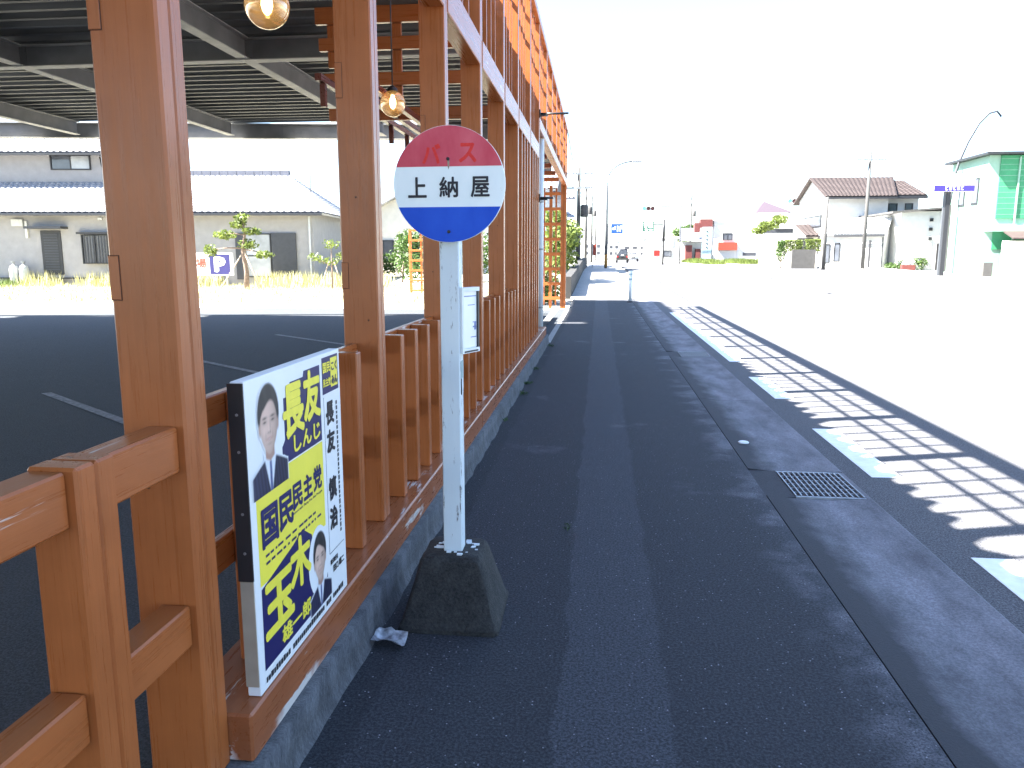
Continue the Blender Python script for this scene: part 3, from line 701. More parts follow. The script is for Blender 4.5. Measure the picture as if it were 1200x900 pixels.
def portrait(u, v, s, name, seed):
    """a printed photograph of a suited bust, its tones held per vertex on one flat sheet"""
    asp = pw / phh; rnd = random.Random(seed); part = .08 if seed % 2 else -.10
    def cov(d, w_=.035): return max(0, min(1, .5 - d / w_))
    def mixc(a, b_, f): return tuple(x + (y_ - x) * f for x, y_ in zip(a, b_))
    def g(a, b_, ca, cb, sa, sb): return math.exp(-((a - ca) / sa) ** 2 - ((b_ - cb) / sb) ** 2)
    def colour(a, b_):
        c = (.78, .79, .80)
        sh = -.50 - .42 * max(0, abs(a) - .12) ** 1.15
        f = cov(b_ - sh) * cov(abs(a) - .62); sh_c = .018 + .022 * max(0, -a) + .012 * math.sin(a * 60 + b_ * 9)
        c = mixc(c, (sh_c, sh_c * 1.05, sh_c * 1.9 + .012), f)
        hw = .03 + .17 * max(0, min(1, (b_ + 1.02) / .52)); c = mixc(c, (.70, .72, .76), cov(abs(a) - hw) * cov(b_ + .44))
        c = mixc(c, (.07 + .05 * math.sin((a + b_) * 70), .09, .22), cov(abs(a) - (.035 + .02 * max(0, -b_ - .65))) * cov(b_ + .56))
        c = mixc(c, (.42 - .5 * max(0, b_ + .42), .25 - .3 * max(0, b_ + .42), .19 - .22 * max(0, b_ + .42)), cov(abs(a) - .155) * cov(-.50 - .4 * (.155 - abs(a)) - b_) * cov(b_ + .2))
        hd_ = math.hypot(a / .37, (b_ - .15) / .45) - 1; k = .022 + .03 * max(0, math.sin(a * 24 + 8 * b_)) * max(0, b_)
        c = mixc(c, (k, k * .92, k * .9), cov(hd_ * .37) * cov(-.07 - b_))
        c = mixc(c, (.46, .28, .21), cov((math.hypot((abs(a) - .305) / .045, (b_ + .05) / .09) - 1) * .045))
        rx = .295 * (1 - .30 * max(0, min(1, (-.10 - b_) / .36)) ** 1.6); da, db = a / rx, (b_ + .03) / .43
        fd = (math.hypot(da, db) ** 1.0 - 1) * .3
        n = math.sqrt(max(0, 1 - min(1, da * da * .9 + db * db * .55))); l_ = .50 + .52 * n - .16 * da + .08 * db
        sk = [.66 * l_, .455 * l_, .36 * l_]
        e = .30 * (g(a, b_, .14, .05, .085, .05) + g(a, b_, -.14, .05, .085, .05)) + .22 * g(a, b_, .045, -.04, .03, .10) + .28 * g(a, b_, 0, -.135, .055, .02)
        e += .20 * (g(a, b_, .12, -.17, .022, .07) + g(a, b_, -.12, -.17, .022, .07)) + .22 * g(a, b_, 0, -.30, .09, .025) - .14 * g(a, b_, 0, -.07, .03, .07) - .10 * g(a, b_, -.15, -.09, .07, .06)
        sk = [x * (1 - e) for x in sk]
        dk = .90 * (g(a, b_, .14, .105, .075, .016) + g(a, b_, -.14, .105, .075, .016)) + .95 * (g(a, b_, .14, .04, .050, .014) + g(a, b_, -.14, .04, .050, .014)) + .5 * (g(a, b_, .035, -.125, .014, .012) + g(a, b_, -.035, -.125, .014, .012))
        sk = [x * max(.05, 1 - dk) for x in sk]
        m_ = min(1, g(a, b_, 0, -.225 + .35 * a * a, .10, .022)); sk = list(mixc(sk, (.42, .15, .12), m_ * .85)); sk = list(mixc(sk, (.75, .70, .66), .7 * g(a, b_, 0, -.222 + .5 * a * a, .06, .009)))
        c = mixc(c, tuple(sk), cov(fd))
        hl = .27 + .07 * math.cos((a - part) * 9) - .9 * max(0, abs(a) - .20)
        c = mixc(c, (k, k * .92, k * .9), cov(hl - b_, .05) * cov(hd_ * .37))
        return c
    NA, NB = 66, 86; vs = []; cs = []; fs = []
    for j in range(NB + 1):
        for i in range(NA + 1):
            a = -.64 + 1.28 * i / NA; b_ = -1.02 + 1.66 * j / NB
            vs.append(pf @ Vector(((u + a * s) * pw, (v + b_ * s * asp) * phh, .00135))); cs.append(colour(a, b_))
    for j in range(NB):
        for i in range(NA):
            q = (j * (NA + 1) + i, j * (NA + 1) + i + 1, (j + 1) * (NA + 1) + i + 1, (j + 1) * (NA + 1) + i)
            if all(min(cs[k]) > .775 for k in q): continue
            fs.append(q)
    me = bpy.data.meshes.new('print'); me.from_pydata(vs, [], fs)
    at = me.color_attributes.new('ink', 'FLOAT_COLOR', 'POINT')
    for k, c in enumerate(cs): at.data[k].color = (*c, 1)
    mk(name, me, 'photo_print', pb)
m = bpy.data.materials.new('photo_print'); t, b = nt(m); at_ = t.nodes.new('ShaderNodeAttribute'); at_.attribute_name = 'ink'
t.links.new(at_.outputs['Color'], b.inputs['Base Color']); b.inputs['Roughness'].default_value = .4; M['photo_print'] = m
portrait(.185, .842, .255, 'portrait', 1)
portrait(.645, .235, .215, 'portrait', 2)
ptext('長', .425, .848, .22, .185, 'yellow', 6, .04); ptext('友', .630, .868, .20, .185, 'yellow', 6, .04)
ptext('しんじ', .56, .728, .30, .062, 'yellow', 6, .03)
ptext('国', .150, .520, .150, .130, 'navy', 6, .034); ptext('民', .305, .525, .140, .122, 'navy', 6, .034)
ptext('民', .425, .545, .105, .092, 'navy', 6, .034); ptext('主', .540, .548, .10, .090, 'navy', 6, .034); ptext('党', .655, .552, .10, .092, 'navy', 6, .034)
ptext('Democratic Party For the People', .53, .490, .35, .012, 'navy', 6, .0)
ptext('玉', .20, .245, .28, .185, 'yellow', 6, .04); ptext('木', .425, .305, .23, .185, 'yellow', 6, .04)
ptext('雄一郎', .36, .112, .31, .062, 'yellow', 6, .028)
for k, (v, w_) in enumerate(((.425, .52), (.400, .56))):
    bm = bmesh.new(); u = .10
    while u < .10 + w_:
        l_ = random.uniform(.012, .05); prism(bm, [(a * pw, b_ * phh) for a, b_ in rect(u, u + l_, v, v + .008)], .0013, .0016, pf); u += l_ + random.uniform(.008, .03)
    obj('small_print', bm, 'navy', pb)['kind'] = 'stuff'
# right column
ply('navy_panel', rect(.765, .975, .845, .985), 1, 'navy'); ply('yellow_panel', rect(.875, .965, .862, .975), 2, 'yellow')
ptext('国民', .820, .945, .095, .040, 'yellow', 5, .03); ptext('民主党', .820, .888, .095, .032, 'yellow', 5, .03)
ptext('こく', .920, .942, .075, .036, 'navy', 6, .034); ptext('みん', .920, .888, .075, .036, 'navy', 6, .034)
for (a, b_, c, d) in ((.772, .775, .21, .835), (.775, .972, .21, .2125)): ply('ruled_line', rect(a, b_, c, d), 1, 'ink')
for ch, v in (('長', .765), ('友', .655), ('慎', .465), ('治', .345)): ptext(ch, .845, v, .105, .092, 'ink', 5, .04)
bm = bmesh.new(); v = .80
while v > .26:
    l_ = random.uniform(.008, .02); prism(bm, [(a * pw, b_ * phh) for a, b_ in rect(.928, .945, v - l_, v)], .0008, .0012, pf); v -= l_ + .006
obj('small_print', bm, 'ink', pb)['kind'] = 'stuff'
ptext('掲示責任者', .825, .175, .10, .022, 'ink', 5, .02); ptext('田口 雄二', .885, .140, .15, .030, 'ink', 5, .03)
bm = bmesh.new(); u = .05
bmv = [(.05, .03)]
while u < .95:
    l_ = random.uniform(.010, .022); h_ = random.uniform(.016, .022)
    prism(bm, [(a * pw, b_ * phh) for a, b_ in rect(u, u + l_, .022, .022 + h_)], .0008, .0012, pf)
    u += l_ + (.006 if random.random() < .85 else .03)
obj('small_print', bm, 'ink', pb)['kind'] = 'stuff'

# ------------------------------------------------------------------ litter and small street things
bm = bmesh.new(); g = [[None] * 6 for _ in range(5)]
for i in range(5):
    for j in range(6):
        x = -.855 + .13 * j / 5 + random.uniform(-.006, .006); y = 2.70 + .10 * i / 4 + random.uniform(-.006, .006) - .03 * j / 5
        g[i][j] = bm.verts.new((x, y, .006 + random.uniform(0, .022) + .01 * abs(i - 2)))
for i in range(4):
    for j in range(5): bm.faces.new((g[i][j], g[i][j + 1], g[i + 1][j + 1], g[i + 1][j]))
bmesh.ops.solidify(bm, geom=bm.faces[:], thickness=.002)
M['litter'] = mat('printed_wrapper', (.55, .56, .62), .5, .7, 30); tag(obj('paper_scrap', bm, 'litter'), 'crumpled printed paper scrap on the ground before the concrete foot', 'litter')
bm = bmesh.new(); lathe(bm, [(.001, .0), (.042, .0), (.045, .008), (.036, .014), (.002, .015)], 18, Matrix.Translation((1.20, 6.32, -.016)))
tag(obj('flattened_cup_lid', bm, 'white_paint', None, True), 'small pale round lid lying in the gutter beyond the near grate', 'litter')
dp = thing('delineator_post', 'slim white delineator post at the end of the shaded pavement', 'bollard', (.985, 25.0, zr(25)))
tube_obj('post_tube', [(.985, 25.0, zr(25)), (.985, 25.0, zr(25) + 1.0)], .06, 'white_paint', dp, 12)
bm = bmesh.new(); lathe(bm, [(.11, 0), (.10, .03), (.045, .05)], 14, Matrix.Translation((.985, 25.0, zr(25) + .001))); obj('base_plate', bm, 'black_metal', dp)
for z in (.70, .86):
    bm = bmesh.new(); lathe(bm, [(.0615, z), (.0615, z + .06)], 12, Matrix.Translation((.985, 25, zr(25)))); obj('reflective_band', bm, 'pale_cyan', dp)
# weeds along the plinth
def weeds(pts, name, label, h=.03):
    bm = bmesh.new()
    for (x, y, n, r, z) in pts:
        for _ in range(n):
            a = random.uniform(0, math.tau); px_ = x + random.gauss(0, r); py_ = y + random.gauss(0, r * 1.6); hh = h * random.uniform(.4, 1.3)
            dx, dy = math.cos(a) * hh * .5, math.sin(a) * hh * .5; wx, wy = -math.sin(a) * hh * .13, math.cos(a) * hh * .13
            v = [bm.verts.new((px_ - wx, py_ - wy, z)), bm.verts.new((px_ + wx, py_ + wy, z)), bm.verts.new((px_ + dx + wx * .6, py_ + dy + wy * .6, z + hh * .7)), bm.verts.new((px_ + dx * 1.7, py_ + dy * 1.7, z + hh * .8))]
            bm.faces.new(v)
    o = obj(name, bm, 'leaf_dark'); o['kind'] = 'stuff'; o['label'] = label; o['category'] = 'weeds'
weeds([(-.83, 9.0, 60, .03, .0), (-.82, 8.3, 40, .03, .0), (-.83, 10.2, 40, .03, 0), (-.84, 6.9, 18, .015, 0), (-.15, 4.1, 8, .012, .0), (-.80, 12.9, 50, .04, 0)], 'pavement_weeds', 'small green weeds at the foot of the plinth')
# pipe and brackets at the driveway corner
dpipe = thing('drainpipe', 'pale vertical drainpipe at the driveway corner of the timber screen', 'pipe', (-1.0, 13.5, 0))
tube_obj('pipe', [(-1.02, 13.45, 0), (-1.02, 13.45, 3.45)], .05, 'white_paint', dpipe, 12)
for z in (.6, 1.6, 2.4):
    bm = bmesh.new(); lathe(bm, [(.056, z), (.056, z + .03)], 12, Matrix.Translation((-1.02, 13.45, 0))); obj('pipe_clip', bm, 'zinc', dpipe)
def arm_lamp(y, z, ln, label):
    a = thing('bracket_lamp', label, 'lamp', (SX, y, z), 'black bracket arms on the screen')
    tube_obj('arm', [(SX + .002, y, z), (SX + ln, y, z)], .017, 'black_metal', a, 8)
    box('wall_plate', SX + .0015, SX + .02, y - .05, y + .05, z - .06, z + .06, 'black_metal', a, .003)
    box('lamp_head', SX + .02, SX + .13, y - .045, y + .045, z - .035, z - .018, 'black_metal', a, .003)
arm_lamp(12.32, 3.66, .45, 'upper black bracket arm jutting out high over the pavement')
arm_lamp(12.36, 2.40, .22, 'lower short black bracket beside the drainpipe')

# ------------------------------------------------------------------ houses
def window(par, x0, x1, z0, z1, y, panes=2, fm='frame_dark', gm='glass', t_=.05, curtain=()):
    bm = bmesh.new()
    for q in ((x0, x1, z1 - t_, z1), (x0, x1, z0, z0 + t_), (x0, x0 + t_, z0 + t_, z1 - t_), (x1 - t_, x1, z0 + t_, z1 - t_)):
        bbox(bm, q[0], q[1], y - .06, y + .02, q[2], q[3])
    o = obj('window', bm, fm, par)
    wpane = (x1 - x0 - 2 * t_) / panes
    for k in range(panes):
        a = x0 + t_ + wpane * k
        box('pane', a + .012, a + wpane - .012, y - .018, y - .006, z0 + t_, z1 - t_, 'curtain' if k in curtain else gm, o)
        if k: box('mullion', a - .02, a + .02, y - .05, y - .002, z0 + t_, z1 - t_, fm, o)
    return o
def tile_roof(par, p00, p10, p01, p11, mt_, pitch=.30, course=.28, amp=.045, name='roof', thick=.10):
    p00, p10, p01, p11 = map(Vector, (p00, p10, p01, p11))
    Lu = max((p10 - p00).length, (p11 - p01).length); Lv = (p01 - p00).length
    nu = max(2, int(Lu / pitch)); nv = max(2, int(Lv / course)); n = (p10 - p00).cross(p01 - p00).normalized()
    if n.z < 0: n = -n
    bm = bmesh.new(); rows = []
    us = [(k, o_, h) for k in range(nu) for o_, h in ((0, 0), (.2, .55), (.4, 1), (.6, .95), (.8, .4))] + [(nu, 0, 0)]
    for j in range(nv):
        for vv, lift in ((j / nv, .035), ((j + .98) / nv, 0)):
            row = []
            for k, o_, h in us:
                u = (k + o_) / nu; p = (p00.lerp(p10, u)).lerp(p01.lerp(p11, u), vv); row.append(bm.verts.new(p + n * (h * amp + lift)))
            rows.append(row)
    for A, B in zip(rows, rows[1:]):
        for k in range(len(us) - 1): bm.faces.new((A[k], A[k + 1], B[k + 1], B[k]))
    # underside
    q = [bm.verts.new(p - n * thick) for p in (p00, p10, p11, p01)]; bm.faces.new(q[::-1])
    e = [bm.verts.new(p) for p in (p00, p10, p11, p01)]
    for a in range(4): bm.faces.new((q[a], q[(a + 1) % 4], e[(a + 1) % 4], e[a]))
    return obj(name, bm, mt_, par)
def flat_roof(par, pts, mt_, thick=.1, name='roof'):
    bm = bmesh.new(); A = [bm.verts.new(p) for p in pts]; B = [bm.verts.new(Vector(p) + Vector((0, 0, thick))) for p in pts]; n = len(pts)
    bm.faces.new(A[::-1]); bm.faces.new(B)
    for k in range(n): bm.faces.new((A[k], A[(k + 1) % n], B[(k + 1) % n], B[k]))
    return obj(name, bm, mt_, par)
def gable_wall(par, x0, x1, y0, y1, z0, z1, zg, mt_, axis='y'):
    """box with a gable: ridge runs along axis"""
    bm = bmesh.new()
    if axis == 'y':
        poly = [(x0, z0), (x1, z0), (x1, z1), ((x0 + x1) / 2, zg), (x0, z1)]; A = [bm.verts.new((x, y0, z)) for x, z in poly]; B = [bm.verts.new((x, y1, z)) for x, z in poly]
    else:
        poly = [(y0, z0), (y1, z0), (y1, z1), ((y0 + y1) / 2, zg), (y0, z1)]; A = [bm.verts.new((x0, y, z)) for y, z in poly]; B = [bm.verts.new((x1, y, z)) for y, z in poly]
    n = 5; bm.faces.new(A); bm.faces.new(B[::-1])
    for k in range(n): bm.faces.new((A[k], A[(k + 1) % n], B[(k + 1) % n], B[k]))
    return obj('wall', bm, mt_, par)

# big grey house behind the lot  (local x to the right, y away)
frame((-12.6, 34.0, .2), rad(6.0))
h = thing('tiled_house', 'long grey stucco house with tiled roof and upper storey behind the lot', 'house')
box('wall', -22, -.25, 0, 7, -.3, 3.28, 'wall_grey', h)
box('upper_wall', -22, -9.3, 2.3, 7, 3.3, 6.15, 'wall_grey', h)
tile_roof(h, (-22.6, -.65, 3.18), (.35, -.65, 3.18), (-22.6, 3.1, 5.15), (-2.2, 3.1, 5.15), 'tile_grey')
tile_roof(h, (.35, 7.2, 3.18), (-22.6, 7.2, 3.18), (-2.2, 3.12, 5.15), (-22.6, 3.12, 5.15), 'tile_grey')
bm = bmesh.new(); [bbox(bm, -9.2 + k * .42, -8.8 + k * .42, 2.95, 3.28, 5.1, 5.36) for k in range(17)]; obj('ridge_tiles', bm, 'ridge', h)
tile_roof(h, (-22.6, 1.5, 6.02), (-8.7, 1.5, 6.02), (-22.6, 4.6, 7.6), (-10.1, 4.6, 7.6), 'tile_grey')
tile_roof(h, (-8.7, 7.6, 6.02), (-22.6, 7.6, 6.02), (-10.1, 4.62, 7.6), (-22.6, 4.62, 7.6), 'tile_grey')
tile_roof(h, (.35, -.65, 3.18), (.35, 7.2, 3.18), (-2.2, 3.1, 5.15), (-2.2, 3.12, 5.15), 'tile_grey', name='hip')
tile_roof(h, (-8.7, 1.5, 6.02), (-8.7, 7.6, 6.02), (-10.1, 4.6, 7.6), (-10.1, 4.62, 7.6), 'tile_grey', name='hip')
box('gutter_rail', -22.6, .35, -.74, -.64, 3.06, 3.15, 'frame_dark', h); box('gutter_rail', -22.6, -8.7, 1.41, 1.5, 5.9, 5.99, 'frame_dark', h)
window(h, -13.15, -11.25, 5.32, 6.0, 2.28, 2, curtain=(1,))
d = box('door', -12.55, -11.65, -.05, -.004, .46, 2.42, 'frame_dark', h)
for k in range(14): box('louvre', -12.42, -11.78, -.07, -.052, .66 + k * .12, .72 + k * .12, 'shutter', d)
box('door_hood', -12.95, -11.3, -.6, -.003, 2.50, 2.60, 'shutter', h)
w = window(h, -10.65, -9.45, .95, 2.25, -.14, 2); box('window_hood', -10.8, -9.3, -.30, -.003, 2.27, 2.36, 'frame_dark', w)
bm = bmesh.new(); [bbox(bm, -10.6 + k * .13, -10.58 + k * .13, -.26, -.24, .98, 2.22) for k in range(9)]; obj('window_bars', bm, 'frame_dark', w)
w = window(h, -3.35, -2.15, .35, 2.30, -.03, 1, 'frame_dark', 'curtain'); box('mullion', -3.3, -2.2, -.06, -.02, 1.28, 1.34, 'frame_dark', w)
box('shutter', -2.12, -1.02, -.09, -.003, .25, 2.32, 'shutter', h); box('shutter', -3.75, -3.37, -.09, -.003, .25, 2.32, 'shutter', h)
mb = box('meter_box', -13.75, -13.25, -.16, -.003, 2.62, 2.92, 'gas', h); box('meter_pipe', -13.2, -13.1, -.09, -.003, 2.1, 2.85, 'wall_white', h)
box('downpipe', -.42, -.34, -.09, -.003, -.2, 3.06, 'frame_alu', h)
box('vent', -9.9, -9.7, -.05, -.003, 2.9, 3.0, 'frame_alu', h)
box('low_pipe', -17, -9.2, -.1, -.04, .28, .34, 'frame_dark', h)
tube_obj('cable', [(-10.75, 2.2, 5.9), (-10.65, 2.1, 5.5), (-10.45, 1.9, 5.2), (-10.4, 1.8, 4.8)], .03, 'wire', h, 6)
def gas_cylinder(x, label):
    g = thing('gas_cylinder', label, 'gas cylinder', (x, -.45, -.1), 'gas cylinders by the grey house')
    bm = bmesh.new(); lathe(bm, [(.17, 0), (.19, .03), (.19, .78), (.15, .90), (.06, .96)], 16, Matrix.Translation((x, -.45, -.05))); obj('cylinder_body', bm, 'gas', g, True)
    bm = bmesh.new(); lathe(bm, [(.05, .96), (.05, 1.06), (.09, 1.07), (.09, 1.11)], 12, Matrix.Translation((x, -.45, -.05))); obj('valve', bm, 'zinc', g)
gas_cylinder(-13.65, 'left one of the two grey gas cylinders by the louvred door'); gas_cylinder(-13.2, 'right one of the two grey gas cylinders by the louvred door')
an = thing('antenna_mast', 'thin television antenna mast on the right end of the tiled house', 'antenna', (-1.05, 3, 4.2))
tube_obj('mast', [(-1.05, 3.0, 4.0), (-1.05, 3.0, 7.2)], .025, 'zinc', an, 6)
for k in range(5): tube_obj('element', [(-1.5, 3.0 + .0, 6.3 + k * .2), (-.6, 3.0, 6.3 + k * .2)], .012, 'zinc', an, 5)
world()
# smaller houses to the right of it
frame((-10.6, 44.0, .3), rad(4))
h = thing('gabled_house', 'small white gabled house at the right end of the tiled house', 'house')
gable_wall(h, -3.2, 1.8, 0, 8, -.5, 3.3, 4.6, 'wall_cream')
tile_roof(h, (-3.7, -.6, 3.1), (-3.7, 8.5, 3.1), (-.7, -.6, 4.75), (-.7, 8.5, 4.75), 'tile_grey'); tile_roof(h, (2.3, 8.5, 3.1), (2.3, -.6, 3.1), (-.7, 8.5, 4.75), (-.7, -.6, 4.75), 'tile_grey')
window(h, .0, 1.3, .9, 2.1, -.02, 2); window(h, -2.4, -1.2, .9, 2.1, -.02, 2)
world()
frame((-9.5, 58.0, .5), rad(6))
h = thing('far_tiled_house', 'distant white house with stepped tiled roofs behind the bus stop disc', 'house')
box('wall', -3, 7, 0, 7, -.5, 5.4, 'wall_white', h)
tile_roof(h, (-3.6, -.8, 5.2), (7.6, -.8, 5.2), (-2.0, 3.5, 7.6), (6, 3.5, 7.6), 'tile_grey'); tile_roof(h, (-3.6, -2.4, 3.0), (7.6, -2.4, 3.0), (-3.6, -.05, 4.0), (7.6, -.05, 4.0), 'tile_grey', name='lower_roof')
window(h, -1.5, 1.0, 3.9, 4.9, -.03, 2); window(h, 3, 5.4, 3.9, 4.9, -.03, 2); window(h, -1.5, 1.0, .7, 2.2, -.03, 2); window(h, 3, 5.4, .7, 2.2, -.03, 2)
world()

# ------------------------------------------------------------------ things in the lot
ps = thing('parking_sign', 'low white parking sign board with red kanji and blue P square', 'sign', (-16.0, 30.2, zl(30)))
box('board', -17.6, -14.85, 30.2, 30.24, .72, 1.62, 'paper', ps); sfr = face_frame((-17.6, 30.2, .72), (1, 0, 0), (0, 0, 1))
for x in (-17.3, -15.2): box('leg', x, x + .06, 30.245, 30.30, .1, 1.5, 'zinc', ps)
bm = bmesh.new(); bbox(bm, -15.85, -14.98, 30.194, 30.1985, .76, 1.57); bp = obj('blue_square', bm, 'navy', ps)
text('P', sfr, 2.19, .44, .010, .5, .62, 'paper', bp, .06); text('駐車場', sfr, .93, .50, .006, 1.35, .40, 'red_sign', ps, .03)
tl = thing('trellis', 'orange lattice trellis panel standing in the sunny grass beside the lot', 'trellis', (-6.3, 26.6, zl(26)))
for x in (-6.62, -5.84): box('upright', x, x + .09, 26.6, 26.68, .05, 2.42, 'wood_z', tl, .004)
box('upright', -6.22, -6.16, 26.6, 26.68, .2, 2.35, 'wood_z', tl, .004)
for k in range(7): box('slat', -6.6, -5.78, 26.56, 26.598, .28 + k * .345, .345 + k * .345, 'wood_x', tl, .003)

def leaves(bm, c, r, n, size, flat=.8):
    for _ in range(n):
        d = Vector((random.gauss(0, 1), random.gauss(0, 1), random.gauss(0, 1))).normalized() * (random.random() ** .45)
        p = Vector(c) + Vector((d.x * r[0], d.y * r[1], d.z * r[2]))
        a = Vector((random.gauss(0, 1), random.gauss(0, 1), random.gauss(0, flat))).normalized(); b_ = a.cross(Vector((random.gauss(0, 1), random.gauss(0, 1), random.gauss(0, 1)))).normalized()
        s_ = size * random.uniform(.6, 1.4)
        bm.faces.new([bm.verts.new(p + a * s_), bm.verts.new(p + b_ * s_ * .5), bm.verts.new(p - a * s_), bm.verts.new(p - b_ * s_ * .5)])
def tree(name, label, loc, trunk, limbs, blobs, leaf, mt_, cat='tree', group=None, per=260):
    x, y, z = loc; g = thing(name, label, cat, loc, group)
    bm = bmesh.new(); P = [(x + a, y + b_, z + c) for a, b_, c, _ in trunk]; tube(bm, P, [q[3] for q in trunk], 8)
    for (p0, p1, r) in limbs: tube(bm, [Vector(loc) + Vector(p0), Vector(loc) + (Vector(p0) + Vector(p1)) / 2 + Vector((0, 0, .04)), Vector(loc) + Vector(p1)], [r, r * .7, r * .35], 6)
    obj('trunk', bm, 'bark', g, True)
    bm = bmesh.new()
    for (dx, dy, dz, a, b_, c) in blobs: leaves(bm, (x + dx, y + dy, z + dz), (a, b_, c), int(per * (a * b_ * c) ** .4 * 1.6) + 20, leaf)
    obj('crown', bm, mt_, g); return g
tp = tree('pine_tree', 'young cloud-pruned pine propped with stakes beside the parking sign', (-13.75, 29.0, zl(29)),
    [(0, 0, -.05, .11), (.03, 0, .7, .095), (-.08, 0, 1.5, .075), (.05, 0, 2.2, .05), (-.05, 0, 2.9, .02)],
    [((-.05, 0, 1.6), (-1.35, .1, 1.55), .04), ((-.05, 0, 1.55), (.9, -.1, 1.35), .035), ((.05, 0, 2.1), (-.8, 0, 2.15), .03), ((.0, 0, 2.3), (.5, 0, 2.35), .03)],
    [(-1.45, .1, 1.5, .28, .25, .28), (.85, -.1, 1.35, .42, .3, .16), (-.75, 0, 2.12, .5, .35, .18), (.35, 0, 2.25, .4, .3, .16), (-.05, 0, 2.75, .3, .28, .2), (.1, .1, 1.75, .45, .3, .22), (-.25, 0, 2.5, .35, .3, .15)], .075, 'leaf_yellow', per=420)
for (a, b_) in (((-1.0, -.2, 0), (.0, 0, 1.55)), ((.75, -.3, 0), (-.05, 0, 1.5)), ((.1, .9, 0), (0, 0, 1.5))):
    tube_obj('stake', [Vector((-13.75, 29, zl(29))) + Vector(a), Vector((-13.75, 29, zl(29))) + Vector(b_)], .028, 'stake', tp, 6)
tp2 = tree('sapling', 'small thin staked sapling left of the second orange post', (-10.1, 28.5, zl(28)), [(0, 0, 0, .04), (.02, 0, .9, .03), (0, 0, 1.7, .015)],
    [((0, 0, .9), (-.7, 0, 1.2), .02), ((0, 0, 1.0), (.5, 0, 1.3), .02)], [(-.65, 0, 1.25, .3, .25, .16), (.45, 0, 1.3, .3, .25, .16), (0, 0, 1.75, .35, .25, .2), (-.1, 0, 1.1, .5, .3, .15)], .06, 'leaf_yellow', per=240)
for s_ in (-1, 1): tube_obj('stake', [(-10.1 + s_ * .45, 28.4, zl(28)), (-10.1 + s_ * .1, 28.5, zl(28) + 1.1)], .02, 'stake', tp2, 6)
def shrub(label, loc, blobs, mt_='leaf', leaf=.10, group=None, per=420, name='shrub'):
    x, y, z = loc
    return tree(name, label, loc, [(0, 0, -.05, .06), (0, 0, .5, .04), (.05, 0, .9, .02)], [((0, 0, .4), (.3, .1, .9), .025), ((0, 0, .4), (-.3, 0, .8), .025)], blobs, leaf, mt_, 'shrub', group, per)
shrub('round green shrub by the gabled house, left of the orange trellis', (-10.4, 40.5, zl(40)), [(0, 0, .9, 1.0, .8, .9), (-1.0, 0, .6, .7, .6, .6), (.9, 0, .7, .8, .6, .7), (.2, 0, 1.8, .7, .6, .5)])
shrub('tall green shrub seen between the sign disc and the orange trellis', (-9.3, 36.0, zl(36)), [(.8, 0, .9, 1.1, .8, 1.0), (1.5, 0, 1.6, .8, .7, .8), (.4, 0, 1.9, .7, .6, .6), (2.2, 0, .8, .8, .6, .8)], 'leaf')
shrub('broad green shrub behind the orange trellis', (-6.2, 36.5, zl(36)), [(0, 0, 1.0, 1.2, .8, 1.0), (1.0, 0, 1.5, .9, .7, .9), (-.8, 0, 1.7, .7, .6, .6)], 'leaf')
# grass of the field
def grass(name, x0, x1, y0, y1, n, h, mt_, label, mask=None):
    vs = []; fs = []
    for _ in range(n):
        x = random.uniform(x0, x1); y = random.uniform(y0, y1)
        if mask and not mask(x, y): continue
        z = zl(y) - .04; a = random.uniform(0, math.tau); hh = h * random.uniform(.4, 1.4); ww = .012 + hh * .02
        dx, dy = math.cos(a), math.sin(a); ln = random.uniform(.05, .5) * hh; k = len(vs)
        vs += [(x - dy * ww, y + dx * ww, z), (x + dy * ww, y - dx * ww, z), (x + dx * ln, y + dy * ln, z + hh)]
        fs.append((k, k + 1, k + 2))
    me = bpy.data.meshes.new('grass'); me.from_pydata(vs, [], fs); o = mk(name, me, mt_)
    o['kind'] = 'stuff'; o['label'] = label; o['category'] = 'grass'; return o
grass('field_grass', -40, -3, 20.5, 33.8, 26000, .16, 'grass', 'sunlit dry grass covering the field behind the lot')
grass('tall_grass', -40, -9, 31.2, 33.6, 9000, .55, 'grass', 'tall pale grass along the foot of the grey house', lambda x, y: math.sin(x * 1.7) + math.sin(x * .63 + 2) > -.6)
grass('greener_grass', -34, -25, 29.5, 33.0, 5000, .3, 'grass_green', 'greener grass patch at the left end of the grey house')  # grass patch with a greener colour of its own

# ------------------------------------------------------------------ far left side of the street
shrub('bright green hedge tree over the pavement beyond the timber screen', (-1.9, 36.0, zr(36)), [(0, 0, 1.2, .9, 1.4, .9), (.1, -.5, 2.0, .8, 1.2, .8), (.2, 1.5, 2.2, .9, 1.4, .8), (-.2, 0, 2.9, .6, .9, .5)], 'leaf_yellow', .12, per=500)
shrub('low green bush at the foot of the end pillar', (-1.75, 25.5, zr(25)), [(0, 0, .5, .5, .8, .5), (-.3, .6, .9, .5, .7, .5), (.1, -.4, .3, .5, .6, .35)], 'leaf_yellow', .08, per=420)
shrub('green shrub behind the lattice of the end pillar', (-2.6, 24.5, zr(24)), [(0, 0, 1.0, .7, .7, .9), (-.4, .3, 1.7, .6, .6, .6)], 'leaf', .10, per=420)
dw = thing('garden_wall', 'dark low garden wall along the sunlit pavement beyond the screen', 'wall', (-1.15, 40, zr(40)))
bm = bmesh.new(); prev = None
for y in rng(27.5, 62, 2.3):
    z = zr(y); r = [bm.verts.new(p) for p in ((-1.3, y, z - .1), (-1.3, y, z + .7), (-1.0, y, z + .7), (-1.0, y, z - .1))]
    if prev:
        for k in range(3): bm.faces.new((prev[k], prev[k + 1], r[k + 1], r[k]))
    else: bm.faces.new(r)
    prev = r
